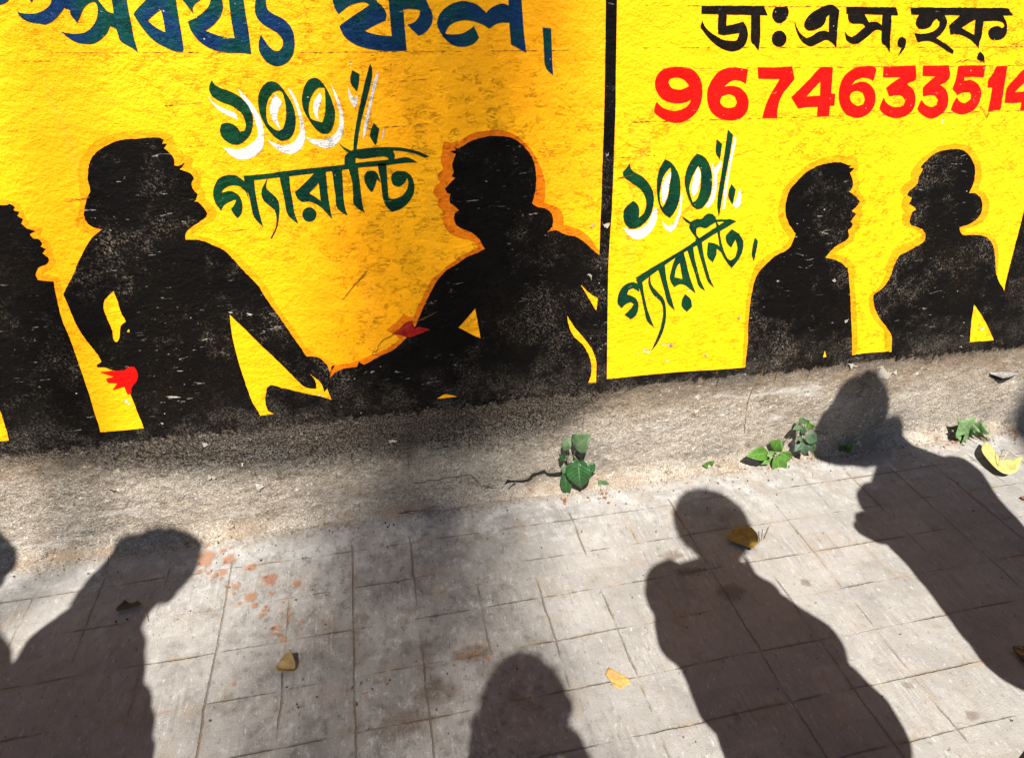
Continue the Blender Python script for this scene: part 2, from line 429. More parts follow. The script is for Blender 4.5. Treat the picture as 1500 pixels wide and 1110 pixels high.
def strip(pts, wd):
    """thin tapering brush line through pts (photo pixels)"""
    a, b = [], []
    n = len(pts)
    for i, p in enumerate(pts):
        q0 = pts[max(0, i - 1)]; q1 = pts[min(n - 1, i + 1)]
        dx, dy = q1[0] - q0[0], q1[1] - q0[1]; l = math.hypot(dx, dy) or 1
        ww = wd * (.35 if i in (0, n - 1) else 1) * random.uniform(.7, 1.2)
        a.append((p[0] - dy / l * ww / 2, p[1] + dx / l * ww / 2)); b.append((p[0] + dy / l * ww / 2, p[1] - dx / l * ww / 2))
    return a + b[::-1]

# ------------------------------------------------------------------ ground
def build_ground():
    xs = [-60, -20, -8, -4] + [-2.4 + .04 * i for i in range(131)] + [5, 9, 20, 60]
    ys = [-1.25, -.9, -.5] + [0 + .04 * i for i in range(35)] + [1.385, 1.41, 1.43, 1.47]
    V, F = [], []
    for y in ys:
        for x in xs:
            z = 0
            if -2.5 < x < 3 and 0 <= y < 1.44:
                z = .0035 * noise.noise(Vector((x * 2.5, y * 2.5, 0))) + .0012 * noise.noise(Vector((x * 12, y * 12, 4)))
            if y > 1.35 and y < 1.46: z += .004 * (y - 1.35) / .1
            V.append((x, y, z))
    n = len(xs)
    for j in range(len(ys) - 1):
        for i in range(n - 1):
            F.append((j * n + i, j * n + i + 1, (j + 1) * n + i + 1, (j + 1) * n + i))
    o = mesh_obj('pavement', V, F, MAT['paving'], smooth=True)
    tag(o, 'pale cement pavement scored into rectangular bays', 'pavement', kind='structure')
    return o
pavement = build_ground()
def build_road():
    N = NT('asphalt'); c = N.mix(N.ss(N.noise(1.5, 5, .6), .3, .7), (.035, .034, .033), (.06, .058, .055))
    c = N.mix(N.math('MULTIPLY', N.voro(140), .4), c, (.09, .088, .085))
    am = N.done(c, .85, N.bump(N.noise(150, 3, .7), .8, .004), .3)
    o = mesh_obj('road', [(-60, -60, -.14), (60, -60, -.14), (60, -1.36, -.14), (-60, -1.36, -.14)], [(0, 1, 2, 3)], am)
    tag(o, 'grey asphalt road', 'road', kind='structure')
    o = mesh_obj('kerb', [(x, y, z) for x in (-60, 60) for y, z in ((-1.36, -.16), (-1.36, -.012), (-1.345, .004), (-1.252, .004), (-1.252, -.16))], [(i, i + 1, i + 6, i + 5) for i in range(4)], m_simple('kerb_concrete', (.26, .25, .23), .85, .2, 6))
    tag(o, 'concrete kerb', 'kerb', kind='structure')
build_road()

# ------------------------------------------------------------------ wall
def build_wall():
    x0, x1 = -2.0, 3.4
    zs, pro = [], []
    # profile: mortar fillet at the foot, rough plinth, flat painted face, coping, back
    prof = [(.040, -.002), (.030, .003), (.022, .008), (.015, .015), (.009, .024), (.004, .035), (.0, .05)]
    z = .05
    while z < .42:
        z += .006; prof.append((0, z))
    prof += [(0, .6), (0, 1.0), (0, 1.6), (0, 2.2), (-.02, 2.21), (-.2, 2.21), (-.2, -.05)]
    nx = int((x1 - x0) / .008)
    V, F = [], []
    for k, (pp, zz) in enumerate(prof):
        for i in range(nx + 1):
            x = x0 + (x1 - x0) * i / nx
            d = 0
            if zz < .36 and k < len(prof) - 3:
                f = min(1, max(0, (.36 - zz) / .05))
                d = f * (.0045 * noise.noise(Vector((x * 7, zz * 9, 1))) + .0028 * noise.noise(Vector((x * 34, zz * 40, 2))) + .0016 * noise.noise(Vector((x * 90, zz * 90, 5))) + .0022)
                if zz < .05:
                    d += .012 * noise.noise(Vector((x * 5, 0, 8))) * (1 - zz / .05) + .006 * noise.noise(Vector((x * 24, zz * 20, 9))) * (1 - zz / .05)
            V.append((x, WALL_Y - pp - d, zz))
    n = nx + 1
    for k in range(len(prof) - 1):
        for i in range(nx):
            F.append((k * n + i, k * n + i + 1, (k + 1) * n + i + 1, (k + 1) * n + i))
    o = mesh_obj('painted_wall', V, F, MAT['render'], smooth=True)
    tag(o, 'plastered roadside wall painted yellow with black silhouette figures and Bengali advertising', 'wall')
    return o
wall = build_wall()

# base coats
coat('black_base_band', [[(-260, 690), (-260, 610), (150, 590), (400, 570), (640, 545), (880, 525), (1090, 505), (1300, 480), (1640, 440), (1640, 545), (1480, 558), (1300, 580), (1090, 592), (880, 612), (640, 640), (400, 660), (150, 685)]], MAT['black'], wall, .0008, 'black painted strip along the bottom of the mural')
coat('yellow_panel', [[(-260, -60), (889, -60), (885, 170), (881, 294), (878, 400), (873, 561), (780, 570), (640, 584), (480, 600), (380, 609), (210, 627), (148, 633), (13, 645), (-260, 668)]], MAT['yellow'], wall, .0013, 'larger yellow panel left of the black dividing stripe')
coat('yellow_panel', [[(903, -60), (1660, -60), (1660, 478), (1460, 498), (1420, 501), (1305, 514), (1250, 519), (1093, 538), (990, 545), (889, 555), (891, 400), (897, 294), (901, 170)]], MAT['lemon'], wall, .0013, 'yellow panel with the red phone number right of the black stripe')
coat('dividing_stripe', [[(888, -60), (905, -60), (903, 60), (901.5, 170), (898, 232), (897, 294), (893, 356), (891, 400), (889, 566), (873, 572), (875, 480), (877.5, 400), (879, 346), (881, 294), (883, 232), (885, 170), (887, 60)]], MAT['black_worn'], wall, .0030, 'hand painted black vertical stripe between the two panels')

# ---- figures
B = (rg(80, 180, 5.552, [(385, 865), (330, 855), (270, 820), (240, 760), (242, 690), (270, 600), (290, 545), (270, 470), (272, 390), (285, 320), (320, 260), (370, 215), (430, 180), (500, 150), (580, 135), (680, 128), (760, 122), (840, 120), (887, 137), (870, 172), (915, 168), (890, 208), (930, 240), (965, 280), (973, 315), (970, 345), (1010, 350), (1058, 322), (1035, 360), (1015, 378), (1060, 392), (1110, 415), (1133, 450), (1112, 495), (1130, 545), (1163, 580), (1152, 615), (1135, 640), (1170, 645), (1215, 695), (1240, 735), (1225, 770), (1170, 810), (1110, 850), (1065, 900), (1065, 950), (1150, 950), (1220, 965), (1300, 1000)])
     + rg(0, 300, 3, [(985, 200), (1030, 245), (1080, 300), (1130, 350), (1160, 395), (1200, 455), (1240, 510), (1280, 570), (1320, 625), (1345, 665), (1390, 668), (1430, 695), (1450, 740), (1445, 790), (1425, 822), (1408, 780), (1362, 742), (1385, 772), (1390, 808), (1340, 800), (1295, 760), (1230, 695), (1150, 620), (1080, 550), (1008, 482), (1020, 580), (1045, 680), (1080, 790), (1110, 870), (1142, 925), (1145, 1020), (900, 1045), (636, 1060), (632, 985), (600, 900), (568, 820), (545, 735), (500, 728), (460, 715), (428, 714), (424, 704), (445, 690), (430, 660), (390, 610), (345, 545), (315, 480), (290, 420), (277, 395), (300, 350), (325, 300), (340, 260), (370, 200), (400, 150)]))
Bh = [rg(0, 300, 3, [(497, 378), (515, 420), (530, 470), (553, 512), (530, 535), (523, 590), (510, 604), (498, 590), (490, 545), (470, 500), (453, 450), (462, 415)]), rg(0, 300, 3, [(567, 545), (570, 560), (552, 558)])]
Fa = rg(0, 300, 3, [(-160, 20), (-60, 0), (20, 2), (42, -5), (66, 10), (57, 24), (86, 32), (74, 48), (102, 64), (92, 82), (120, 104), (156, 115), (131, 128), (144, 146), (170, 152), (186, 170), (177, 184), (201, 193), (186, 213), (210, 230), (214, 247), (203, 262), (170, 275), (155, 305), (165, 330), (235, 338), (250, 420), (270, 500), (310, 600), (345, 700), (380, 800), (410, 900), (440, 1000), (440, 1080), (38, 1110), (38, 1030), (15, 950), (0, 905), (-40, 820), (-160, 700)])
C = (rg(600, 170, 4.826, [(1360, 1010), (1290, 940), (1240, 895), (1180, 855), (1130, 845), (1085, 830), (1040, 810), (1000, 812), (968, 826), (1005, 785), (1015, 735), (1000, 685), (960, 655), (900, 640), (865, 620), (880, 570), (895, 480), (890, 380), (870, 300), (830, 240), (780, 190), (720, 155), (660, 145), (580, 142), (500, 155), (430, 180), (380, 210), (340, 232), (318, 220), (330, 242), (288, 250), (325, 270), (312, 310), (300, 350), (312, 395), (298, 425), (320, 438), (290, 470), (250, 515), (265, 545), (290, 550), (282, 580), (285, 615), (320, 640), (350, 665), (320, 690), (315, 735), (335, 775), (380, 800), (440, 825), (490, 870), (530, 940), (470, 970), (400, 1000), (330, 1050)])
     + rg(400, 300, 3, [(760, 290), (720, 335), (690, 390), (660, 450), (635, 510), (620, 540), (580, 590), (530, 635), (470, 665), (400, 702), (375, 690), (370, 712), (310, 720), (262, 745), (248, 770), (240, 810), (258, 857), (210, 842), (130, 825), (60, 808)])
     + rg(0, 300, 3, [(1240, 805), (1195, 792), (1172, 805), (1165, 855), (1175, 900), (1205, 918), (1145, 926), (1145, 1025)])
     + rg(400, 300, 3, [(100, 1010), (500, 960), (900, 910), (1440, 850), (1440, 600), (1443, 300)]))
Ch = [rg(400, 300, 3, p) for p in ([(888, 455), (912, 588), (815, 540)], [(1292, 485), (1320, 530), (1370, 590), (1405, 640), (1422, 700), (1425, 780), (1385, 782), (1398, 740), (1395, 680), (1365, 620), (1320, 575), (1300, 530)], [(1352, 350), (1395, 392), (1428, 410), (1420, 465), (1390, 415)], [(720, 851), (762, 832), (818, 846), (790, 853)])]
D = (rg(1080, 200, 5.55, [(170, 1110), (230, 1040), (310, 970), (390, 930), (440, 880), (470, 800), (460, 770), (420, 710), (395, 640), (392, 570), (405, 490), (430, 430), (480, 370), (550, 300), (620, 255), (700, 225), (780, 210), (850, 213), (900, 232), (928, 234), (910, 255), (955, 258), (915, 295), (935, 340), (943, 385), (930, 425), (910, 450), (960, 485), (998, 530), (965, 575), (930, 605), (968, 630), (945, 660), (922, 690), (944, 712), (925, 740), (903, 765), (908, 810), (890, 840), (820, 880), (760, 930), (718, 985), (790, 1000), (850, 1030), (890, 1070)])
     + rg(1080, 380, 3.571, [(578, 40), (585, 100), (592, 200), (596, 300), (600, 400), (602, 500), (606, 640), (420, 660), (40, 680), (42, 565), (55, 430), (60, 300), (75, 180), (92, 110)]))
Dh = [rg(1080, 380, 3.571, [(460, 476), (466, 509), (448, 512)])]
Ef = (rg(1260, 200, 5.55, [(275, 1050), (320, 970), (390, 930), (470, 885), (520, 850), (532, 800), (510, 760), (470, 738), (415, 722), (402, 690), (415, 640), (425, 615), (454, 595), (440, 575), (398, 545), (420, 505), (415, 495), (382, 478), (400, 445), (440, 410), (470, 375), (475, 335), (500, 290), (512, 265), (490, 250), (530, 205), (590, 150), (660, 118), (740, 105), (820, 107), (870, 135), (910, 190), (935, 260), (932, 330), (915, 400), (885, 458), (940, 465), (980, 500), (995, 560), (985, 620), (950, 670), (890, 710), (808, 740), (815, 775), (840, 800), (920, 800), (990, 805), (1040, 830), (1075, 870), (1092, 930), (1100, 1010)])
      + rg(1080, 380, 3.571, [(1354, 71), (1372, 120), (1400, 186), (1404, 400), (1404, 620), (806, 650), (806, 485), (810, 410), (785, 360), (740, 300), (715, 240), (712, 185), (770, 140), (805, 80)]))
Eh = [rg(1080, 380, 3.571, [(1240, 233), (1290, 310), (1325, 380), (1344, 425), (1218, 433), (1225, 330)])]
Ff = [(1499, 316), (1486, 365), (1471, 431), (1470, 500), (1470, 566), (1640, 545), (1640, 120), (1560, 140), (1520, 230)]

HB = (rg(80, 180, 5.552, [(300, 900), (210, 870), (175, 800), (200, 700), (210, 600), (195, 520), (190, 400), (210, 300), (270, 220), (330, 150), (420, 110), (520, 80), (650, 60), (800, 55), (900, 75), (960, 110), (975, 170), (990, 220), (1030, 275), (1090, 265), (1130, 300), (1110, 350), (1160, 400), (1195, 450), (1178, 500), (1222, 570), (1218, 610), (1270, 660), (1322, 720), (1290, 790), (1220, 830), (1145, 880), (1120, 905), (1220, 930), (1330, 970)])
      + rg(0, 300, 3, [(1040, 215), (1090, 265), (1165, 350), (1215, 440), (1265, 510), (1310, 570), (1350, 632), (1385, 652), (1440, 680), (1475, 700), (1450, 745), (1380, 740), (1200, 550), (1000, 300), (700, 250), (450, 250)]))
HC = (rg(600, 170, 4.826, [(1370, 1000), (1290, 880), (1240, 830), (1170, 790), (1090, 770), (1085, 700), (1050, 650), (950, 612), (960, 520), (950, 430), (920, 350), (880, 270), (830, 205), (770, 150), (700, 115), (620, 100), (540, 105), (470, 115), (400, 145), (340, 185), (300, 190), (240, 178), (230, 250), (218, 310), (238, 375), (210, 400), (195, 440), (218, 468), (180, 500), (165, 540), (190, 580), (208, 592), (190, 630), (238, 672), (230, 720), (245, 775), (280, 825), (350, 860), (420, 875), (460, 895), (485, 930), (440, 955), (350, 1000), (270, 1060), (215, 1110)])
      + rg(400, 300, 3, [(700, 325), (665, 390), (640, 440), (618, 490), (600, 492), (575, 478), (540, 515), (498, 552), (540, 575), (555, 590), (500, 630), (430, 662), (350, 692), (300, 700), (258, 706), (245, 755), (330, 760), (600, 690), (800, 500), (1000, 300), (1300, 280)]))
HD = (rg(1080, 200, 5.55, [(120, 1110), (160, 1040), (240, 965), (340, 915), (400, 880), (425, 820), (380, 760), (340, 680), (335, 580), (360, 470), (400, 400), (470, 320), (560, 240), (650, 190), (740, 160), (830, 150), (920, 165), (980, 190), (985, 260), (960, 300), (990, 370), (980, 430), (1015, 470), (1050, 530), (1010, 590), (1025, 640), (1000, 680), (1000, 740), (960, 780), (950, 840), (900, 880), (830, 920), (800, 960), (880, 985), (940, 1030), (965, 1100)])
      + rg(1080, 380, 3.571, [(612, 100), (622, 260), (628, 420), (620, 500), (560, 500), (300, 200), (120, 300), (90, 545), (25, 562), (35, 430), (42, 290), (58, 160), (75, 95)]))
HE = (rg(1260, 200, 5.55, [(195, 1090), (250, 960), (310, 900), (400, 860), (490, 830), (500, 790), (440, 750), (370, 730), (345, 690), (345, 640), (370, 610), (345, 590), (340, 530), (358, 490), (330, 450), (350, 400), (412, 350), (415, 290), (440, 250), (500, 180), (580, 120), (660, 80), (760, 62), (850, 65), (910, 100), (960, 170), (985, 260), (985, 350), (960, 430), (1020, 470), (1050, 540), (1040, 620), (1000, 690), (920, 730), (850, 752), (870, 780), (1000, 780), (1070, 810), (1110, 870), (1125, 960), (1120, 1060)])
      + rg(1080, 380, 3.571, [(1360, 100), (1200, 200), (900, 300), (850, 470), (806, 484), (772, 470), (772, 400), (762, 362), (715, 310), (692, 250), (690, 190), (745, 140), (785, 60)]))
HA = rg(0, 300, 3, [(-80, -30), (20, -22), (85, -5), (105, 40), (135, 95), (185, 100), (175, 140), (215, 165), (232, 215), (245, 250), (225, 280), (185, 300), (240, 315), (262, 330), (275, 420), (180, 420), (-80, 200)])

def figure(label, outline, holes, mat, halo=None, halo_mat='halo_pale', off=.0021):
    f = coat('painted_figure', [(outline, holes)], MAT[mat], wall, off, label, jit=.75)
    if halo:
        coat('outline_glow', [(halo, [])], MAT[halo_mat], f, .0017, jit=.9)
    return f
figure('black silhouette of a person with spiky hair cut off by the left edge', Fa, [], 'black', HA)
fb = figure('black silhouette of a long haired man reaching his hand to the woman', B, Bh, 'black_worn', HB)
fc = figure('black silhouette of a woman with a hair bun and broad orange outline', C, Ch, 'black', HC, 'halo')
figure('black silhouette of a short haired man facing right beside the slanted green words', D, Dh, 'black_worn', HD)
figure('black silhouette of a woman with a round bun facing left under the phone number', Ef, Eh, 'black_worn', HE)
figure('black sloping edge of a figure cut off by the right edge', Ff, [], 'black', off=.0026)
coat('painted_flower', [rg(0, 300, 3, [(590, 712), (606, 745), (598, 778), (580, 798), (576, 828), (560, 834), (545, 798), (520, 806), (494, 813), (515, 785), (472, 781), (466, 764), (500, 755), (438, 736), (490, 730), (540, 728), (565, 714)])], MAT['red'], fb, .0026, 'red petals held behind the back')
coat('painted_flower', [rg(400, 300, 3, [(610, 508), (580, 520), (555, 545), (523, 566), (560, 572), (600, 582), (630, 572), (690, 548), (640, 535), (625, 545)])], m_paint('dark_red_enamel', (.30, .008, .006), (.22, .008, .006), .2), fc, .0026, 'small dark red flower at the elbow')

# ---- lettering
Q = lambda p: rg(0, 0, 6.25, p)
top1 = [Q([(-60, -60), (85, -60), (75, 5), (40, 30), (0, 45), (-60, 52)]), Q([(255, -60), (310, -60), (300, -5), (287, 22), (268, -2)]),
        Q([(150, 105), (200, 122), (260, 128), (330, 122), (390, 102), (440, 65), (466, 25), (475, -60), (560, -60), (590, 55), (545, 125), (500, 178), (450, 212), (405, 226), (365, 217), (320, 213), (250, 195), (190, 160)]),
        Q([(555, 290), (610, 305), (690, 312), (760, 303), (815, 275), (855, 230), (885, 170), (895, 110), (890, 60), (870, 25), (845, 18), (800, 38), (765, 75), (742, 120), (725, 165), (703, 207), (652, 145), (632, 90), (570, 60), (520, -60), (860, -60), (905, 10), (940, 55), (985, 105), (1040, 125), (1012, -60), (1148, -60), (1175, 100), (1200, 220), (1220, 330), (1245, 420), (1263, 482), (1200, 435), (1105, 380), (1080, 320), (1062, 262), (1005, 238), (975, 305), (915, 365), (850, 400), (780, 403), (700, 388), (630, 350), (580, 310)])]
Q = lambda p: rg(180, 0, 5.769, p)
top1 += [(Q([(230, -60), (440, -60), (452, 40), (470, 150), (490, 270), (510, 405), (503, 436), (430, 430), (360, 400), (300, 370), (240, 325), (180, 260), (130, 190), (88, 125), (110, 90), (150, 45), (195, 0)]), [Q([(320, 80), (340, 160), (358, 275), (280, 235), (207, 175), (260, 125)])]),
         Q([(495, -60), (500, -5), (520, 20), (560, 75), (602, 122), (588, 85), (595, 50), (620, 22), (655, -2), (700, -60)]),
         Q([(742, -60), (740, 0), (730, 40), (705, 80), (660, 120), (610, 155), (548, 182), (565, 240), (590, 285), (640, 345), (710, 395), (780, 425), (855, 440), (900, 447), (1000, 447), (1084, 458), (1075, 380), (1055, 230), (1035, 110), (1010, -60), (890, -60), (905, 90), (920, 200), (943, 325), (870, 318), (800, 300), (750, 282), (695, 260), (750, 222), (800, 170), (830, 120), (845, 60), (840, 20), (830, -60)]),
         Q([(1135, -60), (1118, 20), (1114, 60), (1118, 110), (1140, 160), (1190, 210), (1250, 245), (1310, 285), (1345, 330), (1352, 375), (1335, 415), (1310, 433), (1270, 425), (1230, 390), (1200, 345), (1167, 298), (1150, 345), (1147, 410), (1165, 460), (1205, 515), (1260, 550), (1310, 558), (1370, 540), (1420, 490), (1445, 430), (1450, 350), (1438, 270), (1405, 210), (1350, 160), (1280, 125), (1235, 95), (1215, 60), (1207, 10), (1215, -60)])]
coat('painted_word', top1, MAT['blue'], wall, .0021, 'large blue green Bengali word at the upper left')
Q = lambda p: rg(470, 0, 4.1667, p)
coat('painted_word', [
    Q([(50, -60), (65, -15), (85, 50), (108, 87), (140, 60), (180, 32), (230, 18), (270, 15), (298, 32), (240, 70), (180, 110), (120, 155), (118, 175), (150, 230), (215, 275), (300, 300), (400, 312), (525, 310), (517, 230), (510, 150), (503, 58), (545, 55), (590, 60), (608, 68), (595, 110), (565, 140), (528, 152), (560, 185), (597, 220), (640, 195), (672, 155), (683, 115), (675, 70), (655, 30), (620, -60), (408, -60), (420, 80), (432, 222), (370, 218), (310, 205), (265, 190), (330, 155), (395, 125), (400, 85), (375, 40), (340, 5), (330, -60)]),
    Q([(858, 8), (910, 15), (960, 35), (1010, 80), (1040, 50), (1085, 28), (1120, 25), (1146, 36), (1142, -60), (1222, -60), (1232, 100), (1240, 200), (1253, 322), (1210, 298), (1160, 272), (1155, 200), (1150, 140), (1110, 138), (1070, 148), (1028, 176), (985, 150), (930, 130), (870, 124), (810, 140), (775, 170), (758, 207), (810, 213), (865, 205), (910, 180), (935, 160), (950, 195), (966, 230), (940, 262), (895, 282), (850, 286), (800, 272), (755, 235), (720, 180), (710, 130), (735, 75), (790, 30)]),
    Q([(1353, 170), (1405, 175), (1410, 290), (1413, 380), (1418, 461), (1370, 405), (1362, 300)])], MAT['blue'], wall, .0021, 'navy Bengali word followed by a vertical full stop at the top centre')

Q = lambda p: rg(290, 80, 5.357, p)
pc = coat('painted_number', [
    Q([(108, 200), (90, 240), (88, 280), (105, 320), (150, 355), (205, 380), (250, 395), (300, 425), (340, 460), (365, 510), (375, 570), (360, 600), (330, 605), (305, 570), (270, 545), (225, 535), (185, 545), (172, 585), (180, 635), (215, 675), (260, 700), (310, 705), (360, 680), (405, 630), (425, 570), (430, 500), (410, 430), (370, 370), (310, 320), (240, 285), (180, 265), (130, 235)]),
    (Q([(570, 212), (610, 218), (650, 250), (700, 320), (740, 390), (762, 470), (765, 540), (750, 610), (720, 655), (670, 675), (630, 665), (580, 625), (530, 560), (490, 480), (472, 390), (475, 320), (500, 260), (535, 222)]), [Q([(635, 280), (662, 300), (680, 360), (690, 430), (688, 510), (665, 585), (630, 597), (590, 580), (550, 540), (535, 480), (535, 400), (555, 340), (590, 295)])]),
    (Q([(910, 183), (950, 195), (990, 240), (1030, 310), (1060, 390), (1075, 450), (1070, 520), (1050, 580), (1020, 620), (975, 618), (920, 580), (870, 510), (830, 440), (815, 370), (820, 300), (840, 240), (870, 200)]), [Q([(990, 258), (998, 320), (1000, 400), (995, 470), (975, 532), (940, 525), (890, 505), (870, 460), (868, 410), (880, 350), (910, 290), (945, 260)])]),
    Q([(1350, 73), (1366, 110), (1365, 170), (1345, 270), (1310, 400), (1280, 520), (1258, 640), (1243, 755), (1218, 755), (1222, 680), (1235, 580), (1265, 420), (1300, 260), (1330, 140)]),
    Q([(1212, 123), (1266, 155), (1262, 220), (1247, 289), (1200, 230), (1197, 170)]), Q([(1378, 538), (1421, 580), (1412, 640), (1395, 712), (1353, 650), (1355, 600)])], MAT['green'], wall, .0024, 'dark green Bengali 100% with white drop shadow on the left panel')
coat('letter_shadow', [
    Q([(80, 325), (105, 375), (150, 425), (220, 470), (310, 510), (295, 465), (240, 440), (180, 415), (120, 375)]),
    Q([(310, 265), (340, 330), (390, 410), (430, 470), (455, 540), (470, 600), (465, 650), (420, 700), (360, 735), (300, 745), (198, 730), (240, 775), (300, 815), (365, 825), (430, 805), (490, 760), (515, 700), (515, 600), (490, 500), (450, 430), (400, 360), (350, 305)]),
    Q([(700, 260), (750, 310), (790, 400), (820, 500), (838, 600), (835, 680), (800, 745), (740, 780), (680, 775), (620, 745), (575, 705), (546, 666), (610, 700), (680, 712), (740, 695), (780, 650), (800, 600), (798, 520), (775, 430), (740, 340)]),
    Q([(1043, 232), (1085, 310), (1120, 400), (1143, 500), (1140, 590), (1115, 670), (1060, 720), (1000, 735), (930, 715), (880, 685), (846, 648), (900, 662), (970, 668), (1040, 650), (1085, 610), (1108, 550), (1110, 470), (1095, 400), (1070, 320)]),
    Q([(605, 312), (640, 350), (658, 380), (630, 440), (622, 500), (640, 560), (652, 602), (605, 540), (575, 490), (565, 430), (575, 370)]),
    Q([(955, 296), (970, 340), (955, 400), (940, 460), (948, 524), (920, 480), (905, 430), (910, 370), (935, 330)]),
    Q([(1412, 122), (1412, 180), (1385, 290), (1360, 400), (1340, 500), (1320, 600), (1298, 672), (1295, 610), (1315, 500), (1345, 370), (1375, 230)]),
    Q([(1180, 255), (1200, 310), (1225, 345), (1252, 318), (1250, 370), (1235, 420), (1200, 375), (1180, 310)]), Q([(1460, 570), (1462, 620), (1444, 678), (1449, 620)])], MAT['white'], pc, .0018)

Q = lambda p: rg(300, 190, 4.4118, p)
coat('painted_word', [
    Q([(250, 298), (400, 285), (550, 264), (700, 248), (830, 235), (910, 225), (980, 215), (1100, 203), (1230, 190), (1305, 178), (1377, 213), (1290, 215), (1150, 232), (1000, 245), (900, 258), (780, 272), (640, 290), (500, 305), (380, 320), (255, 332)]),
    Q([(262, 350), (240, 322), (200, 296), (150, 293), (95, 312), (65, 358), (53, 412), (66, 470), (103, 524), (125, 487), (165, 463), (203, 450), (192, 482), (168, 515), (190, 550), (212, 572), (236, 540), (243, 492), (230, 440), (203, 411), (160, 396), (106, 409), (125, 380), (165, 362), (210, 362), (245, 382), (270, 415), (288, 470)]),
    Q([(250, 300), (318, 308), (325, 400), (340, 480), (355, 550), (378, 632), (318, 565), (300, 500), (285, 430), (262, 360)]),
    Q([(405, 314), (385, 350), (365, 400), (375, 450), (415, 490), (450, 520), (462, 570), (458, 630), (440, 670), (422, 705), (432, 703), (460, 650), (475, 590), (482, 510), (470, 450), (430, 410), (400, 380), (398, 350)]),
    Q([(480, 298), (545, 288), (552, 380), (565, 450), (578, 530), (604, 609), (535, 548), (512, 440), (495, 370)]),
    (Q([(725, 258), (690, 300), (640, 350), (580, 405), (600, 445), (630, 465), (680, 465), (735, 490), (780, 530), (823, 580), (812, 520), (800, 450), (790, 370), (782, 258)]), [Q([(736, 342), (742, 400), (749, 460), (715, 435), (673, 410), (705, 378)])]),
    Q(circ(675, 548, 46)), Q([(820, 250), (885, 243), (890, 330), (895, 430), (905, 500), (923, 557), (855, 505), (843, 420), (830, 330)]),
    Q([(920, 228), (985, 218), (1000, 330), (1010, 420), (1020, 490), (1034, 539), (965, 485), (958, 420), (950, 330)]),
    Q([(903, 232), (904, 180), (925, 150), (970, 130), (1100, 116), (1200, 113), (1300, 122), (1390, 145), (1448, 172), (1420, 179), (1350, 152), (1270, 138), (1215, 135), (1228, 165), (1225, 205), (1195, 205), (1182, 180), (1150, 172), (1080, 180), (1020, 188), (975, 182), (972, 228)]),
    Q([(861, 84), (910, 120), (952, 138), (938, 150), (905, 132)]),
    Q([(1050, 268), (1090, 266), (1118, 290), (1135, 340), (1112, 318), (1105, 345), (1090, 385), (1075, 403), (1050, 370), (1032, 330), (1032, 295)]),
    Q([(1115, 222), (1172, 218), (1180, 330), (1187, 440), (1215, 448), (1270, 430), (1305, 390), (1315, 340), (1305, 310), (1290, 345), (1255, 370), (1220, 358), (1205, 325), (1208, 290), (1240, 268), (1290, 270), (1330, 295), (1352, 345), (1350, 410), (1320, 465), (1270, 510), (1208, 532), (1170, 490), (1150, 440), (1140, 350), (1128, 290)])], MAT['green'], wall, .0021, 'dark green Bengali word under the 100% on the left panel')

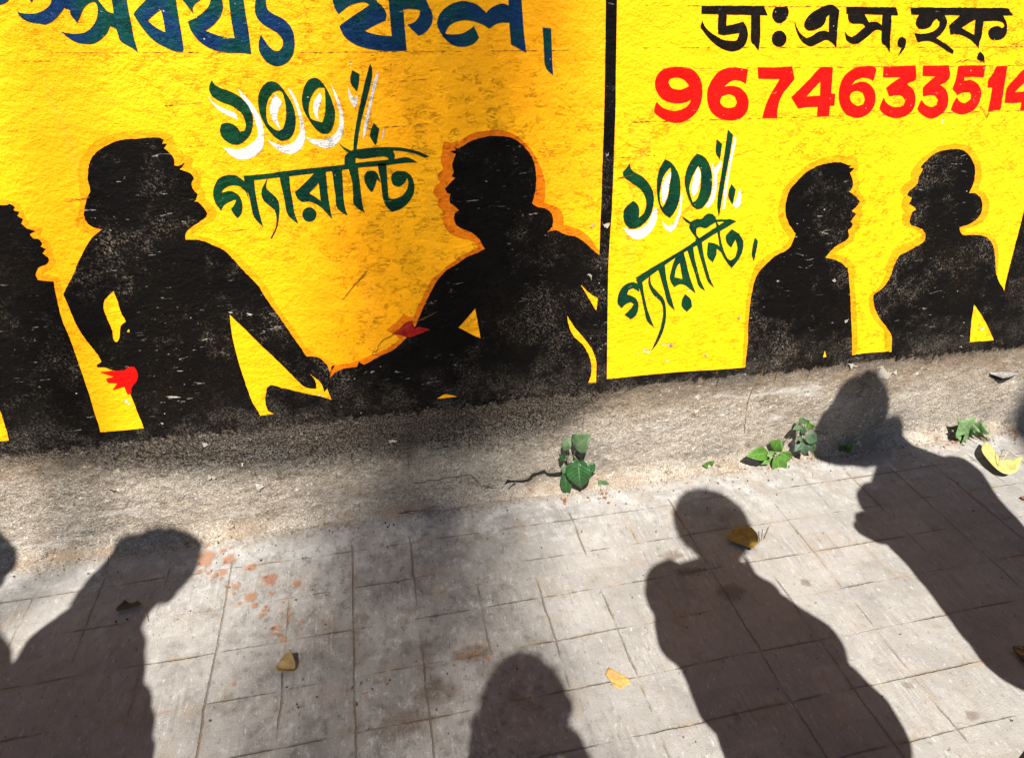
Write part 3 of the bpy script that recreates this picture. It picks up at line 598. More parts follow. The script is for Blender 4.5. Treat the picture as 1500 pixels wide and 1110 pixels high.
Q = lambda p: rg(1000, 0, 5.769, p)
S_ = lambda p: rg(1240, 0, 5.769, p)
coat('painted_word', [
    Q([(160, 52), (400, 52), (690, 52), (700, 85), (719, 131), (600, 128), (450, 125), (300, 122), (158, 118)]),
    Q([(303, 110), (375, 110), (370, 220), (440, 205), (512, 185), (540, 230), (553, 290), (545, 340), (520, 390), (470, 425), (410, 435), (340, 415), (270, 370), (210, 310), (150, 230), (165, 170), (185, 220), (230, 270), (290, 310), (350, 340), (440, 347), (465, 325), (479, 280), (400, 292), (345, 298), (300, 288), (298, 200)]),
    Q([(580, 115), (655, 115), (657, 230), (655, 330), (643, 432), (610, 385), (578, 345), (578, 230)]),
    Q([(785, 60), (885, 60), (898, 100), (880, 160), (830, 198), (785, 185), (758, 140), (765, 90)]), Q(circ(816, 328, 62, 68)),
    Q([(944, 170), (965, 230), (1000, 290), (1050, 325), (1100, 300), (1150, 268), (1200, 262), (1236, 275), (1238, 200), (1241, 124), (1215, 150), (1205, 190), (1170, 230), (1110, 255), (1060, 257), (1028, 225), (1035, 180), (1080, 120), (1150, 75), (1220, 45), (1275, 45), (1326, 90), (1315, 180), (1308, 270), (1300, 402), (1260, 360), (1215, 338), (1160, 360), (1110, 385), (1070, 390), (1010, 350), (965, 270)]),
    S_([(0, 58), (200, 62), (420, 65), (438, 131), (300, 125), (150, 120), (0, 118)]),
    S_([(15, 110), (135, 112), (165, 145), (190, 190), (240, 185), (280, 200), (310, 235), (310, 265), (270, 252), (235, 260), (190, 300), (140, 340), (95, 368), (45, 368), (0, 335), (-13, 266), (10, 300), (45, 315), (85, 290), (130, 250), (160, 228), (145, 205), (110, 200), (60, 200), (25, 180), (15, 150)]),
    S_([(305, 112), (382, 115), (378, 230), (370, 330), (366, 442), (335, 390), (300, 355), (300, 230)]),
    S_([(470, 312), (500, 330), (505, 365), (485, 420), (434, 477), (455, 430), (465, 405), (440, 390), (432, 360), (445, 325)]),
    S_([(543, 68), (800, 66), (1100, 70), (1350, 70), (1380, 95), (1412, 131), (1250, 130), (1000, 128), (750, 128), (550, 122)]),
    S_([(625, 112), (820, 112), (845, 160), (850, 200), (830, 250), (790, 300), (755, 320), (810, 355), (870, 395), (906, 430), (902, 456), (860, 435), (800, 395), (740, 360), (680, 345), (605, 358), (590, 320), (577, 282), (630, 288), (690, 280), (740, 262), (780, 225), (790, 185), (765, 157), (740, 180), (710, 225), (660, 245), (610, 240), (588, 200), (597, 155)]),
    (S_([(1000, 112), (1160, 115), (1160, 180), (1150, 250), (1143, 310), (1125, 360), (1118, 412), (1090, 375), (1040, 330), (980, 300), (930, 290), (880, 293), (868, 215), (920, 170)]), [S_([(1091, 168), (1085, 230), (1080, 299), (1030, 270), (973, 238), (1030, 200)])]),
    S_([(1150, 112), (1300, 120), (1340, 165), (1358, 215), (1355, 275), (1330, 320), (1280, 340), (1230, 335), (1203, 300), (1203, 260), (1235, 230), (1280, 222), (1315, 240), (1338, 220), (1320, 190), (1270, 178), (1200, 180), (1150, 182)]),
    S_([(1128, 434), (1160, 470), (1170, 527), (1140, 520), (1103, 500), (1110, 465)])], MAT['ink'], wall, .0021, 'black Bengali doctor name at the upper right')

Q = lambda p: rg(940, 80, 5, p)
S_ = lambda p: rg(1200, 80, 5, p)
coat('painted_number', [
    (Q([(290, 92), (370, 110), (425, 170), (445, 250), (440, 330), (415, 400), (370, 455), (310, 490), (240, 500), (170, 480), (110, 440), (91, 410), (100, 370), (112, 346), (140, 380), (190, 405), (250, 413), (310, 395), (345, 365), (361, 332), (300, 355), (230, 355), (160, 330), (115, 280), (97, 220), (110, 160), (150, 115), (210, 95)]), [Q([(260, 168), (310, 185), (349, 230), (310, 250), (270, 258), (220, 245), (195, 205), (210, 175)])]),
    (Q([(690, 95), (778, 110), (765, 215), (730, 195), (680, 188), (640, 205), (603, 236), (660, 230), (720, 245), (765, 290), (783, 345), (775, 410), (740, 455), (690, 478), (640, 482), (580, 470), (530, 440), (495, 390), (480, 320), (485, 250), (515, 185), (560, 130), (620, 102)]), [Q([(640, 290), (680, 305), (697, 350), (680, 385), (630, 392), (590, 375), (575, 340), (590, 305)])]),
    Q([(850, 95), (980, 95), (1102, 87), (1120, 180), (1080, 230), (1040, 280), (1010, 340), (995, 410), (993, 464), (884, 466), (900, 400), (930, 320), (975, 240), (1012, 179), (930, 178), (855, 176)]),
    (Q([(1310, 97), (1401, 97), (1395, 190), (1388, 285), (1418, 288), (1412, 374), (1380, 376), (1372, 451), (1284, 454), (1290, 382), (1220, 385), (1145, 394), (1120, 350), (1096, 312), (1150, 260), (1230, 180)]), [Q([(1310, 198), (1308, 300), (1205, 309), (1255, 255)])]),
    (S_([(340, 85), (400, 88), (420, 110), (398, 194), (365, 175), (315, 170), (270, 188), (238, 224), (290, 202), (345, 205), (390, 240), (413, 300), (405, 370), (370, 425), (320, 455), (265, 462), (205, 440), (165, 390), (145, 320), (150, 240), (180, 165), (230, 118), (285, 92)]), [S_([(280, 265), (320, 280), (335, 325), (320, 368), (275, 375), (235, 345), (225, 305), (245, 275)])]),
    S_([(472, 90), (600, 85), (706, 81), (712, 150), (708, 185), (640, 216), (690, 260), (705, 320), (695, 390), (650, 440), (590, 462), (530, 460), (470, 430), (442, 395), (455, 355), (473, 316), (490, 350), (530, 380), (580, 385), (620, 370), (632, 335), (610, 305), (570, 297), (515, 306), (490, 245), (540, 205), (602, 165), (469, 166)]),
    S_([(762, 82), (860, 82), (949, 79), (958, 160), (930, 200), (883, 221), (930, 260), (946, 320), (935, 390), (890, 440), (830, 468), (780, 455), (735, 420), (721, 395), (735, 360), (750, 333), (775, 365), (820, 385), (860, 370), (872, 330), (850, 300), (810, 297), (762, 306), (764, 240), (805, 200), (852, 160), (759, 156)]),
    S_([(1020, 85), (1110, 80), (1221, 81), (1205, 167), (1130, 162), (1066, 164), (1062, 192), (1110, 188), (1160, 215), (1187, 270), (1180, 330), (1150, 390), (1100, 425), (1045, 438), (1000, 425), (966, 405), (985, 350), (1010, 313), (1030, 345), (1065, 358), (1100, 335), (1115, 300), (1105, 275), (1060, 275), (1015, 297), (979, 250), (1005, 170)]),
    S_([(1300, 85), (1379, 84), (1365, 180), (1350, 270), (1330, 402), (1239, 413), (1255, 330), (1270, 240), (1236, 241), (1240, 185), (1270, 145)]),
    (S_([(1510, 105), (1620, 95), (1600, 280), (1625, 285), (1615, 370), (1585, 372), (1575, 412), (1474, 408), (1485, 350), (1420, 354), (1361, 351), (1365, 310), (1380, 240), (1440, 170)]), [S_([(1525, 190), (1520, 270), (1433, 277), (1480, 230)])])], MAT['red'], wall, .0021, 'red ten digit phone number 9674633514 at the upper right')

Q = lambda p: rg(890, 170, 5.842, p)
pc = coat('painted_number', [
    Q([(190, 406), (165, 440), (130, 480), (140, 520), (190, 560), (250, 600), (295, 640), (325, 700), (330, 770), (310, 830), (268, 872), (272, 800), (255, 755), (220, 725), (175, 760), (142, 800), (135, 860), (150, 920), (190, 960), (235, 962), (300, 930), (355, 870), (385, 800), (398, 710), (385, 640), (355, 580), (300, 520), (230, 480), (200, 450)]),
    (Q([(490, 370), (540, 395), (585, 450), (615, 520), (625, 600), (620, 690), (600, 770), (565, 835), (532, 870), (490, 840), (450, 780), (428, 700), (422, 600), (428, 510), (450, 440)]), [Q([(541, 438), (545, 510), (530, 590), (520, 670), (500, 730), (472, 782), (455, 750), (447, 690), (455, 610), (475, 530), (505, 475)])]),
    (Q([(765, 320), (820, 345), (865, 400), (890, 480), (895, 570), (885, 660), (855, 730), (810, 785), (765, 798), (720, 760), (690, 690), (668, 620), (660, 540), (680, 450), (715, 380)]), [Q([(780, 425), (800, 480), (800, 560), (790, 640), (765, 710), (730, 738), (710, 680), (700, 620), (715, 550), (745, 480)])]),
    Q([(1030, 116), (1074, 160), (1060, 260), (1040, 370), (1015, 500), (995, 620), (975, 740), (955, 862), (940, 780), (945, 680), (970, 520), (1000, 330), (1018, 200)]),
    Q([(935, 198), (981, 240), (972, 310), (963, 370), (930, 320), (927, 260)]), Q([(1060, 580), (1098, 630), (1085, 690), (1072, 757), (1035, 690), (1040, 630)])], MAT['green'], wall, .0024, 'smaller dark green Bengali 100% with white drop shadow right of the stripe')
coat('letter_shadow', [
    Q([(133, 956), (200, 975), (260, 970), (320, 940), (365, 880), (395, 800), (421, 788), (425, 860), (400, 940), (360, 1000), (310, 1040), (240, 1052), (180, 1020)]),
    Q([(468, 902), (510, 940), (560, 930), (600, 840), (620, 740), (632, 640), (640, 700), (625, 830), (590, 940), (540, 997), (490, 960)]),
    Q([(535, 470), (540, 520), (525, 600), (510, 690), (480, 750), (465, 720), (460, 640), (480, 560)]), Q([(770, 440), (795, 490), (790, 560), (770, 640), (735, 690), (715, 640), (730, 560), (750, 490)]),
    Q([(888, 396), (920, 450), (970, 380), (975, 420), (940, 500), (935, 600), (910, 720), (870, 780), (833, 777), (870, 720), (895, 640), (905, 540), (900, 470)]),
    Q([(1085, 178), (1101, 200), (1075, 330), (1045, 480), (1025, 620), (1005, 780), (985, 802), (995, 680), (1020, 520), (1050, 360)]),
    Q([(1130, 618), (1142, 660), (1135, 760), (1100, 790), (1068, 760), (1100, 720)])], MAT['white'], pc, .0018)
Q = lambda p: rg(890, 290, 4.826, p)
coat('painted_word', [
    Q([(526, 128), (560, 150), (602, 180), (585, 186), (550, 165)]),
    Q([(196, 566), (300, 500), (420, 430), (560, 345), (660, 275), (760, 210), (860, 147), (913, 165), (830, 215), (740, 265), (650, 325), (540, 385), (440, 450), (330, 530), (250, 592)]),
    Q([(640, 300), (605, 255), (578, 210), (585, 170), (625, 150), (665, 147), (690, 122), (720, 110), (750, 120), (772, 153), (855, 150), (860, 166), (775, 170), (735, 190), (695, 213), (655, 205), (630, 215), (630, 260), (655, 290)]),
    Q([(222, 612), (195, 598), (160, 597), (115, 620), (80, 670), (70, 740), (100, 779), (130, 750), (165, 735), (185, 750), (160, 785), (119, 826), (165, 858), (205, 825), (220, 765), (205, 715), (165, 690), (138, 682), (150, 650), (185, 640), (225, 665)]),
    Q([(200, 575), (245, 570), (255, 660), (270, 740), (290, 810), (331, 917), (280, 870), (262, 800), (245, 720), (225, 640)]),
    Q([(300, 538), (288, 580), (295, 630), (330, 690), (375, 730), (392, 790), (385, 870), (360, 960), (330, 1030), (307, 1082), (350, 1030), (390, 950), (412, 860), (412, 770), (395, 710), (350, 660), (310, 610)]),
    Q([(355, 495), (405, 470), (415, 560), (435, 650), (455, 720), (477, 797), (425, 740), (400, 650), (375, 560)]),
    (Q([(480, 425), (540, 385), (560, 470), (580, 550), (623, 674), (580, 640), (545, 615), (510, 610), (470, 630), (440, 570), (450, 510)]), [Q([(510, 458), (531, 572), (474, 561), (485, 500)])]),
    Q([(550, 678), (590, 720), (597, 770), (560, 804), (525, 765), (528, 715)]),
    Q([(565, 370), (605, 340), (620, 440), (640, 520), (660, 590), (691, 657), (645, 620), (620, 540), (590, 450)]),
    Q([(620, 290), (665, 290), (680, 400), (700, 480), (725, 570), (756, 635), (710, 590), (680, 500), (650, 400)]),
    Q([(762, 155), (790, 200), (800, 290), (822, 370), (850, 430), (875, 440), (905, 410), (918, 350), (905, 293), (875, 352), (842, 312), (835, 265), (878, 220), (930, 255), (960, 315), (950, 390), (915, 450), (878, 496), (838, 445), (800, 370), (780, 260)]),
    Q([(710, 314), (760, 322), (800, 350), (832, 400), (805, 385), (772, 358), (770, 400), (745, 456), (708, 418), (704, 370)]),
    Q([(1042, 281), (1063, 310), (1050, 380), (1035, 447), (1020, 400), (1028, 330)])], MAT['green'], wall, .0021, 'slanted dark green Bengali word with a vertical stop on the right panel')

# ---- snapped guide lines, hairline cracks, chips
def dashes(x0, y0, x1, y1, wd=1.1, fill=.6, step=9):
    out = []; L = math.hypot(x1 - x0, y1 - y0); s = 0
    while s < L:
        d = random.uniform(.4, 1.6) * step
        if random.random() < fill:
            e = min(L, s + d)
            f = lambda t: (x0 + (x1 - x0) * t / L, y0 + (y1 - y0) * t / L + random.uniform(-.35, .35))
            out.append(strip([f(s), f((s + e) / 2), f(e)], wd * random.uniform(.5, 1)))
        s += d
    return out
gl = []
for a in [(80, 77, 470, 77), (455, 77, 845, 74), (20, 90, 75, 90), (0, 192, 70, 192), (240, 155, 310, 149), (500, 128, 625, 116), (480, 194, 628, 181), (555, 311, 640, 299), (430, 318, 560, 309), (255, 217, 305, 212), (300, 266, 320, 263),
          (945, 8, 1465, 12), (942, 70, 1500, 69), (945, 101, 1500, 96), (925, 179, 1500, 162), (905, 285, 930, 276), (1065, 232, 1120, 214), (895, 232, 960, 228), (1082, 285, 1110, 272), (330, 340, 360, 336)]:
    gl += dashes(*a)
coat('guide_line', gl, MAT['chalk'], wall, .0019, 'faint dashed setting-out lines behind the lettering', jit=.2)
def crackline(pts, wd=1.3, n=6, amp=2.0):
    out = []
    for i in range(len(pts) - 1):
        (ax, ay), (bx, by) = pts[i], pts[i + 1]
        for k in range(n):
            t = k / n; out.append((ax + (bx - ax) * t + random.uniform(-amp, amp) * .6, ay + (by - ay) * t + random.uniform(-amp, amp)))
    out.append(pts[-1]); return strip(out, wd)
hc = [crackline(p, 1.0) for p in ([(95, 294), (115, 292), (132, 288)], [(640, 455), (560, 500), (545, 520)], [(540, 395), (500, 440)], [(905, 262), (930, 255)], [(1480, 68), (1497, 60)], [(1400, 92), (1420, 87), (1445, 92)], [(1488, 90), (1500, 95)], [(1437, 155), (1447, 172), (1450, 165)], [(1090, 640), (1094, 590), (1118, 540)], [(1135, 560), (1137, 545)])]
coat('hairline_crack', hc, MAT['chalk'], wall, .0028, 'thin hairline cracks in the plaster', jit=.3)
Q = lambda p: rg(730, 600, 6.818, p)
ck = [Q([(60, 745), (90, 697), (130, 703), (230, 702), (300, 685), (335, 640), (400, 622), (460, 600), (500, 632), (600, 625), (720, 615), (720, 650), (600, 668), (500, 658), (460, 628), (400, 648), (352, 665), (312, 706), (240, 722), (130, 722)]),
      Q([(880, 622), (930, 622), (1000, 648), (1060, 654), (1120, 652), (1180, 672), (1240, 688), (1180, 694), (1150, 690), (1060, 678), (990, 672), (930, 650), (880, 645)])]
ck += [crackline(p, .8, 5, 1.2) for p in ([(604, 708), (640, 702), (690, 695), (705, 712), (728, 716)],)]
ck += [crackline(p, 1.6, 5, 1.5) for p in ([(756, 706), (744, 716), (735, 722)], [(160, 718), (170, 720)])]
coat('crack', ck, MAT['crack'], wall, .0070, 'jagged dark crack along the foot of the wall')
Q = lambda p: rg(1080, 380, 3.571, p)
coat('broken_plaster', [Q([(1318, 596), (1340, 618), (1375, 645), (1420, 630), (1460, 600), (1400, 596)])], MAT['crack'], wall, .0050, 'dark hollow under a lifting plaster flake')
fl = []
Vf, Ff_ = [], []
top = Q([(1322, 592), (1345, 590), (1390, 588), (1430, 590), (1470, 594)]); bot = Q([(1325, 597), (1350, 604), (1392, 619), (1425, 612), (1468, 598)])
for i in range(5): Vf.append(onwall(*top[i], .006))
for i in range(5): Vf.append(onwall(*bot[i], .016 if 0 < i < 4 else .008))
for i in range(5): Vf.append(onwall(*bot[i], .013 if 0 < i < 4 else .006) + Vector((0, 0, -.003)))
for i in range(4): Ff_ += [(i, i + 5, i + 6, i + 1), (i + 5, i + 10, i + 11, i + 6)]
mesh_obj('plaster_flake', Vf, Ff_, MAT['flake'], wall, smooth=True)['label'] = 'pale flake of plaster lifting off at the right'
chips = [[(a + random.uniform(-.45, .45) * r, b + random.uniform(-.45, .45) * r) for a, b in circ(x, y, r * .55, r * .36, 9)] for x, y, r in ((1083, 465, 4), (982, 507, 8), (1035, 520, 6), (238, 621, 3), (40, 637, 3), (890, 228, 7), (885, 331, 9), (868, 329, 7), (1090, 548, 5), (1298, 545, 18), (1285, 552, 14), (1250, 536, 10), (1240, 470, 5), (1100, 465, 3), (1408, 508, 4), (545, 545, 3), (300, 650, 6), (575, 648, 8), (380, 712, 9), (310, 700, 9), (355, 680, 4), (365, 690, 3), (1222, 410, 4), (865, 405, 8))]
coat('paint_chip', chips, m_paint('exposed_plaster', (.34, .32, .28), (.24, .21, .17), .0, .8, feather=True), wall, .0056, 'small pale chips where paint has flaked off', jit=1.2)

# ------------------------------------------------------------------ stains on the pavement
def stain(px, py, rx, ry, mat, ang=0):
    c = onground(px, py); rxm = (onground(px + rx, py) - c).length; rym = (onground(px, py + ry) - c).length
    V, F, U = [c + Vector((0, 0, .0052))], [], [(0, 0)]
    n = 28
    for ring, rr in enumerate((.5, 1.0)):
        for i in range(n):
            a = 2 * math.pi * i / n
            k = rr * (1 + .38 * noise.noise(Vector((math.cos(a) * 1.3 + px, math.sin(a) * 1.3 + py, 0))) + .22 * noise.noise(Vector((math.cos(a) * 4 + py, math.sin(a) * 4 + px, 2))))
            V.append(c + Vector((math.cos(a) * rxm * k, math.sin(a) * rym * k, .0052))); U.append((rr, 0))
    for i in range(n):
        j = (i + 1) % n
        F += [(0, 1 + i, 1 + j), (1 + i, 1 + n + i, 1 + n + j, 1 + j)]
    return mesh_obj('spit_stain', V, F, mat, pavement, uvs=U)
ST = m_stain('orange_betel_stain', (.31, .13, .05), .55)
ST2 = m_stain('red_betel_stain', (.27, .085, .04), .55)
ST3 = m_stain('brown_dust_stain', (.11, .07, .04), .38)
for px, py, rx, ry in ((302, 819, 17, 16), (335, 821, 11, 10), (326, 840, 10, 7), (316, 843, 6, 5), (367, 833, 10, 7), (368, 876, 12, 8), (345, 861, 7, 6), (373, 889, 6, 5), (384, 902, 8, 4), (398, 871, 5, 4), (327, 808, 7, 4), (339, 804, 5, 3), (405, 921, 10, 6), (416, 938, 8, 6), (292, 838, 6, 4), (48, 793, 17, 17), (343, 1003, 5, 4)):
    stain(px, py, rx, ry, ST)
rs = random.Random(5)
for _ in range(34):
    t = rs.random(); q = rs.uniform(1.5, 3.4)
    stain(300 + 120 * t + rs.gauss(0, 20), 815 + 110 * t + rs.gauss(0, 16), q * 1.3, q, ST)
for px, py, rx, ry in ((396, 850, 13, 11), (435, 857, 9, 7), (399, 922, 6, 4), (410, 932, 6, 3)):
    stain(px, py, rx, ry, ST2)
for px, py, rx, ry in ((1068, 868, 26, 14), (790, 1008, 8, 5), (1078, 1050, 8, 11), (690, 958, 40, 14), (1008, 838, 30, 7), (985, 815, 22, 8), (1330, 1005, 10, 6), (1424, 1050, 14, 8), (1180, 855, 9, 6), (590, 1060, 50, 24), (640, 1015, 45, 22)):
    stain(px, py, rx, ry, ST3)

# ------------------------------------------------------------------ leaves and plants
def leaf_mesh(base, tip, width, normal, kind='ovate', fold=.25, arch=.12, curl=0.0, nu=14, nv=4):
    L = (tip - base).length; u = (tip - base).normalized()
    s = u.cross(normal).normalized(); nn = s.cross(u).normalized()
    V, F, U = [], [], []
    for i in range(nu + 1):
        t = i / nu
        if kind == 'heart':
            wv = (math.sin(math.pi * min(1, t ** .62)) ** .8) * (1 - .45 * t) * 1.18
            if t > .8: wv = wv * .55 + .05 * (1 - t) / .2
            bk = -.10 * math.exp(-((t) / .12) ** 2)
        elif kind == 'lobed':
            wv = math.sin(math.pi * t ** .8) ** .7 * (.62 + .38 * math.sin(t * 19))
            bk = 0
        else:
            wv = math.sin(math.pi * t ** .85) ** .9; bk = 0
        wv = max(wv, .02)
        for j in range(-nv, nv + 1):
            q = j / nv
            ruf = .03 * math.sin(9 * t + 3 * q) * abs(q)
            p = base + u * (L * (t + bk * abs(q))) + s * (q * wv * width / 2)
            p = p + nn * (width * fold * (abs(q) * wv) * .5 + arch * L * math.sin(math.pi * t) - curl * L * t * t + ruf * width)
            V.append(p); U.append((t, q))
    k = 2 * nv + 1
    for i in range(nu):
        for j in range(k - 1):
            F.append((i * k + j, i * k + j + 1, (i + 1) * k + j + 1, (i + 1) * k + j))
    return V, F, U
def tube(pts, r0, r1, seg=6):
    V, F = [], []; n = len(pts)
    for i, p in enumerate(pts):
        d = (pts[min(n - 1, i + 1)] - pts[max(0, i - 1)]).normalized()
        a = d.cross(Vector((.3, .2, 1))).normalized(); b = d.cross(a)
        r = r0 + (r1 - r0) * i / max(1, n - 1)
        for k in range(seg):
            t = 2 * math.pi * k / seg; V.append(p + a * (r * math.cos(t)) + b * (r * math.sin(t)))
    for i in range(n - 1):
        for k in range(seg):
            j = (k + 1) % seg; F.append((i * seg + k, i * seg + j, (i + 1) * seg + j, (i + 1) * seg + k))
    F += [tuple(range(seg))[::-1], tuple((n - 1) * seg + k for k in range(seg))]
    return V, F
CAMP = Vector((0, 0, CAM_H))
def solid(o, t=.0004):
    m = o.modifiers.new('thickness', 'SOLIDIFY'); m.thickness = t; m.offset = 0
    return o
def plant(name, label, cat, root_px, x0, y0, s, leaves, stems, mats, stem_mat):
    """leaves: (bx,by,tx,ty,width_px, off_base, off_tip, kind, mat index) in zoomed pixels; off = metres in front of the wall"""
    rp = onwall(x0 + root_px[0] / s, y0 + root_px[1] / s, .012)
    root = empty(name, rp); tag(root, label, cat)
    for lf in leaves:
        bx, by, tx, ty, wp, ob, ot, kind, mi = lf
        b = onwall(x0 + bx / s, y0 + by / s, ob); t = onwall(x0 + tx / s, y0 + ty / s, ot)
        dist = (b - CAMP).length
        wm = wp / s / FPX * dist * .97
        view = (CAMP - (b + t) / 2).normalized()
        V, F, U = leaf_mesh(b, t, wm, (view + Vector((random.uniform(-.25, .25), 0, random.uniform(0, .3)))).normalized(), kind, fold=random.uniform(.12, .35), arch=random.uniform(.02, .10), curl=random.uniform(0, .08))
        o = mesh_obj('leaf', V, F, mats[mi], None, True, U); solid(o); reparent(o, root)
    for st in stems:
        pts = [onwall(x0 + a / s, y0 + b / s, o_) for a, b, o_ in st]
        V, F = tube(pts, .0013, .0007); o = mesh_obj('stem', V, F, stem_mat, None, True); reparent(o, root)
    return root
LG = [m_leaf('glossy_dark_leaf', (.016, .062, .017), (.11, .19, .07), .30, 8, spots=(.028, .070, .022)), m_leaf('greyish_leaf', (.060, .105, .046), (.14, .20, .10), .34, 8),
      m_leaf('fresh_green_leaf', (.050, .130, .014), (.15, .25, .06), .42, 7, spots=(.072, .135, .022)), m_leaf('dull_bluish_leaf', (.030, .062, .030), (.08, .12, .06), .5, 6),
      m_leaf('pale_weed_leaf', (.105, .185, .070), (.20, .28, .13), .55, 5, spots=(.14, .20, .09))]
STEM = m_simple('plant_stem', (.10, .095, .045), .6, .3, 120)
BST = m_simple('woody_stem', (.12, .085, .06), .7, .3, 120)
# every leaf stands well clear of the wall so that it throws its own shadow
plant('peepal_sapling', 'young peepal sapling with heart shaped leaves growing out of the dark crack', 'plant', (690, 640), 730, 600, 6.818, [
    (775, 365, 930, 245, 218, .050, .066, 'heart', 1), (712, 290, 650, 415, 106, .040, .046, 'ovate', 1), (800, 520, 822, 805, 265, .038, .062, 'heart', 0),
    (880, 560, 965, 615, 129, .030, .036, 'ovate', 0), (668, 640, 692, 905, 112, .026, .030, 'heart', 0), (690, 560, 640, 640, 82, .024, .030, 'ovate', 1),
    (645, 520, 612, 440, 64, .026, .032, 'ovate', 0), (680, 500, 695, 455, 47, .03, .034, 'ovate', 1), (775, 430, 830, 425, 25, .04, .046, 'ovate', 1), (820, 490, 760, 520, 141, .03, .03, 'ovate', 1)],
    [[(670, 650, .010), (690, 560, .020), (710, 500, .028), (755, 455, .038), (772, 375, .048)], [(755, 455, .038), (790, 500, .038), (802, 525, .038)], [(690, 560, .020), (665, 450, .03), (712, 300, .04)], [(680, 640, .012), (672, 660, .024)], [(720, 640, .012), (820, 600, .02), (880, 565, .03)]], LG, BST)
plant('seedling', 'small pale green seedling on a bent stalk right of the peepal sapling', 'plant', (1040, 680), 730, 600, 6.818, [
    (995, 705, 1112, 815, 108, .018, .034, 'ovate', 1), (1185, 775, 1120, 850, 101, .026, .036, 'ovate', 1), (1065, 835, 968, 905, 108, .036, .046, 'ovate', 2), (1085, 855, 1092, 935, 72, .036, .046, 'ovate', 2), (1150, 850, 1185, 880, 43, .034, .038, 'ovate', 1)],
    [[(960, 650, .004), (1000, 700, .018), (1090, 830, .036)], [(1040, 675, .004), (1070, 720, .012), (1130, 745, .022), (1200, 775, .026), (1100, 850, .036)]], LG, BST)
plant('broadleaf_weed', 'bright green weed with veined oval leaves on the wall foot', 'plant', (735, 450), 1000, 580, 5.357, [
    (672, 450, 500, 468, 105, .034, .052, 'ovate', 2), (715, 430, 768, 338, 105, .028, .034, 'ovate', 2), (735, 455, 765, 635, 115, .036, .058, 'ovate', 2), (765, 440, 858, 492, 80, .028, .036, 'ovate', 2), (690, 485, 605, 535, 55, .030, .040, 'ovate', 2), (700, 560, 672, 612, 40, .04, .046, 'ovate', 2), (718, 435, 662, 472, 40, .046, .054, 'ovate', 2), (775, 490, 800, 560, 60, .024, .03, 'ovate', 2)],
    [[(730, 440, .004), (735, 450, .035)], [(735, 450, .012), (672, 450, .034)], [(780, 420, .003), (800, 350, .012), (840, 318, .018)]], LG, STEM)
plant('dull_weed', 'dark dull green weed with small pointed leaves left of the hooded shadow', 'plant', (940, 390), 1000, 580, 5.357, [
    (930, 165, 955, 222, 60, .03, .04, 'ovate', 1), (942, 232, 866, 262, 52, .03, .046, 'ovate', 1), (955, 235, 935, 300, 48, .04, .046, 'ovate', 3), (985, 210, 1018, 262, 60, .03, .036, 'ovate', 2), (960, 300, 1055, 360, 95, .035, .05, 'ovate', 3), (940, 330, 890, 330, 55, .036, .042, 'ovate', 1), (935, 368, 872, 438, 62, .036, .05, 'heart', 3), (948, 365, 960, 470, 80, .038, .056, 'heart', 3), (1000, 370, 1030, 450, 62, .034, .046, 'heart', 3), (950, 180, 990, 215, 40, .03, .034, 'ovate', 2)],
    [[(940, 420, .003), (945, 360, .034), (955, 290, .036), (955, 215, .034)], [(945, 360, .034), (1000, 365, .034)]], LG, STEM)
plant('tiny_weed', 'tiny two leaved sprout alone at the foot of the wall', 'plant', (200, 560), 1000, 580, 5.357, [
    (205, 545, 160, 540, 42, .012, .020, 'ovate', 2), (210, 540, 248, 508, 36, .012, .020, 'ovate', 2), (208, 545, 235, 555, 30, .012, .020, 'ovate', 2), (206, 540, 190, 508, 26, .012, .016, 'ovate', 4)], [[(206, 562, .002), (207, 542, .012)]], LG, STEM)
plant('shaded_weed', 'small weed half hidden in the hooded shadow on the wall foot', 'plant', (1260, 470), 1000, 580, 5.357, [
    (1195, 555, 1250, 470, 72, .016, .028, 'ovate', 1), (1270, 440, 1330, 370, 60, .02, .03, 'ovate', 2), (1290, 450, 1365, 440, 55, .02, .03, 'ovate', 2), (1265, 440, 1235, 385, 50, .02, .03, 'ovate', 3)], [[(1270, 470, .002), (1272, 442, .02)], [(1220, 500, .006), (1197, 553, .016)]], LG, STEM)
plant('lobed_weed', 'frilly pale green weed with deeply lobed leaves above the yellow leaf', 'plant', (530, 600), 1330, 540, 5.55, [
    (505, 565, 415, 420, 262, .024, .044, 'lobed', 4), (470, 540, 520, 430, 195, .03, .04, 'lobed', 4), (545, 555, 600, 425, 202, .024, .040, 'lobed', 4), (565, 590, 690, 668, 195, .022, .036, 'lobed', 4), (610, 615, 805, 585, 225, .020, .036, 'lobed', 4), (640, 590, 740, 550, 150, .02, .03, 'lobed', 4), (525, 620, 462, 725, 225, .020, .036, 'lobed', 4), (500, 575, 375, 500, 150, .024, .042, 'lobed', 4), (600, 605, 765, 650, 160, .02, .034, 'lobed', 4), (520, 640, 415, 665, 140, .02, .032, 'lobed', 4), (545, 560, 640, 470, 140, .024, .038, 'lobed', 4), (540, 640, 550, 735, 135, .02, .03, 'lobed', 4)],
    [[(535, 620, .002), (505, 565, .024)], [(535, 620, .002), (545, 555, .024)], [(540, 610, .002), (565, 590, .022), (610, 612, .02)], [(535, 620, .002), (525, 622, .02)]], LG, STEM)

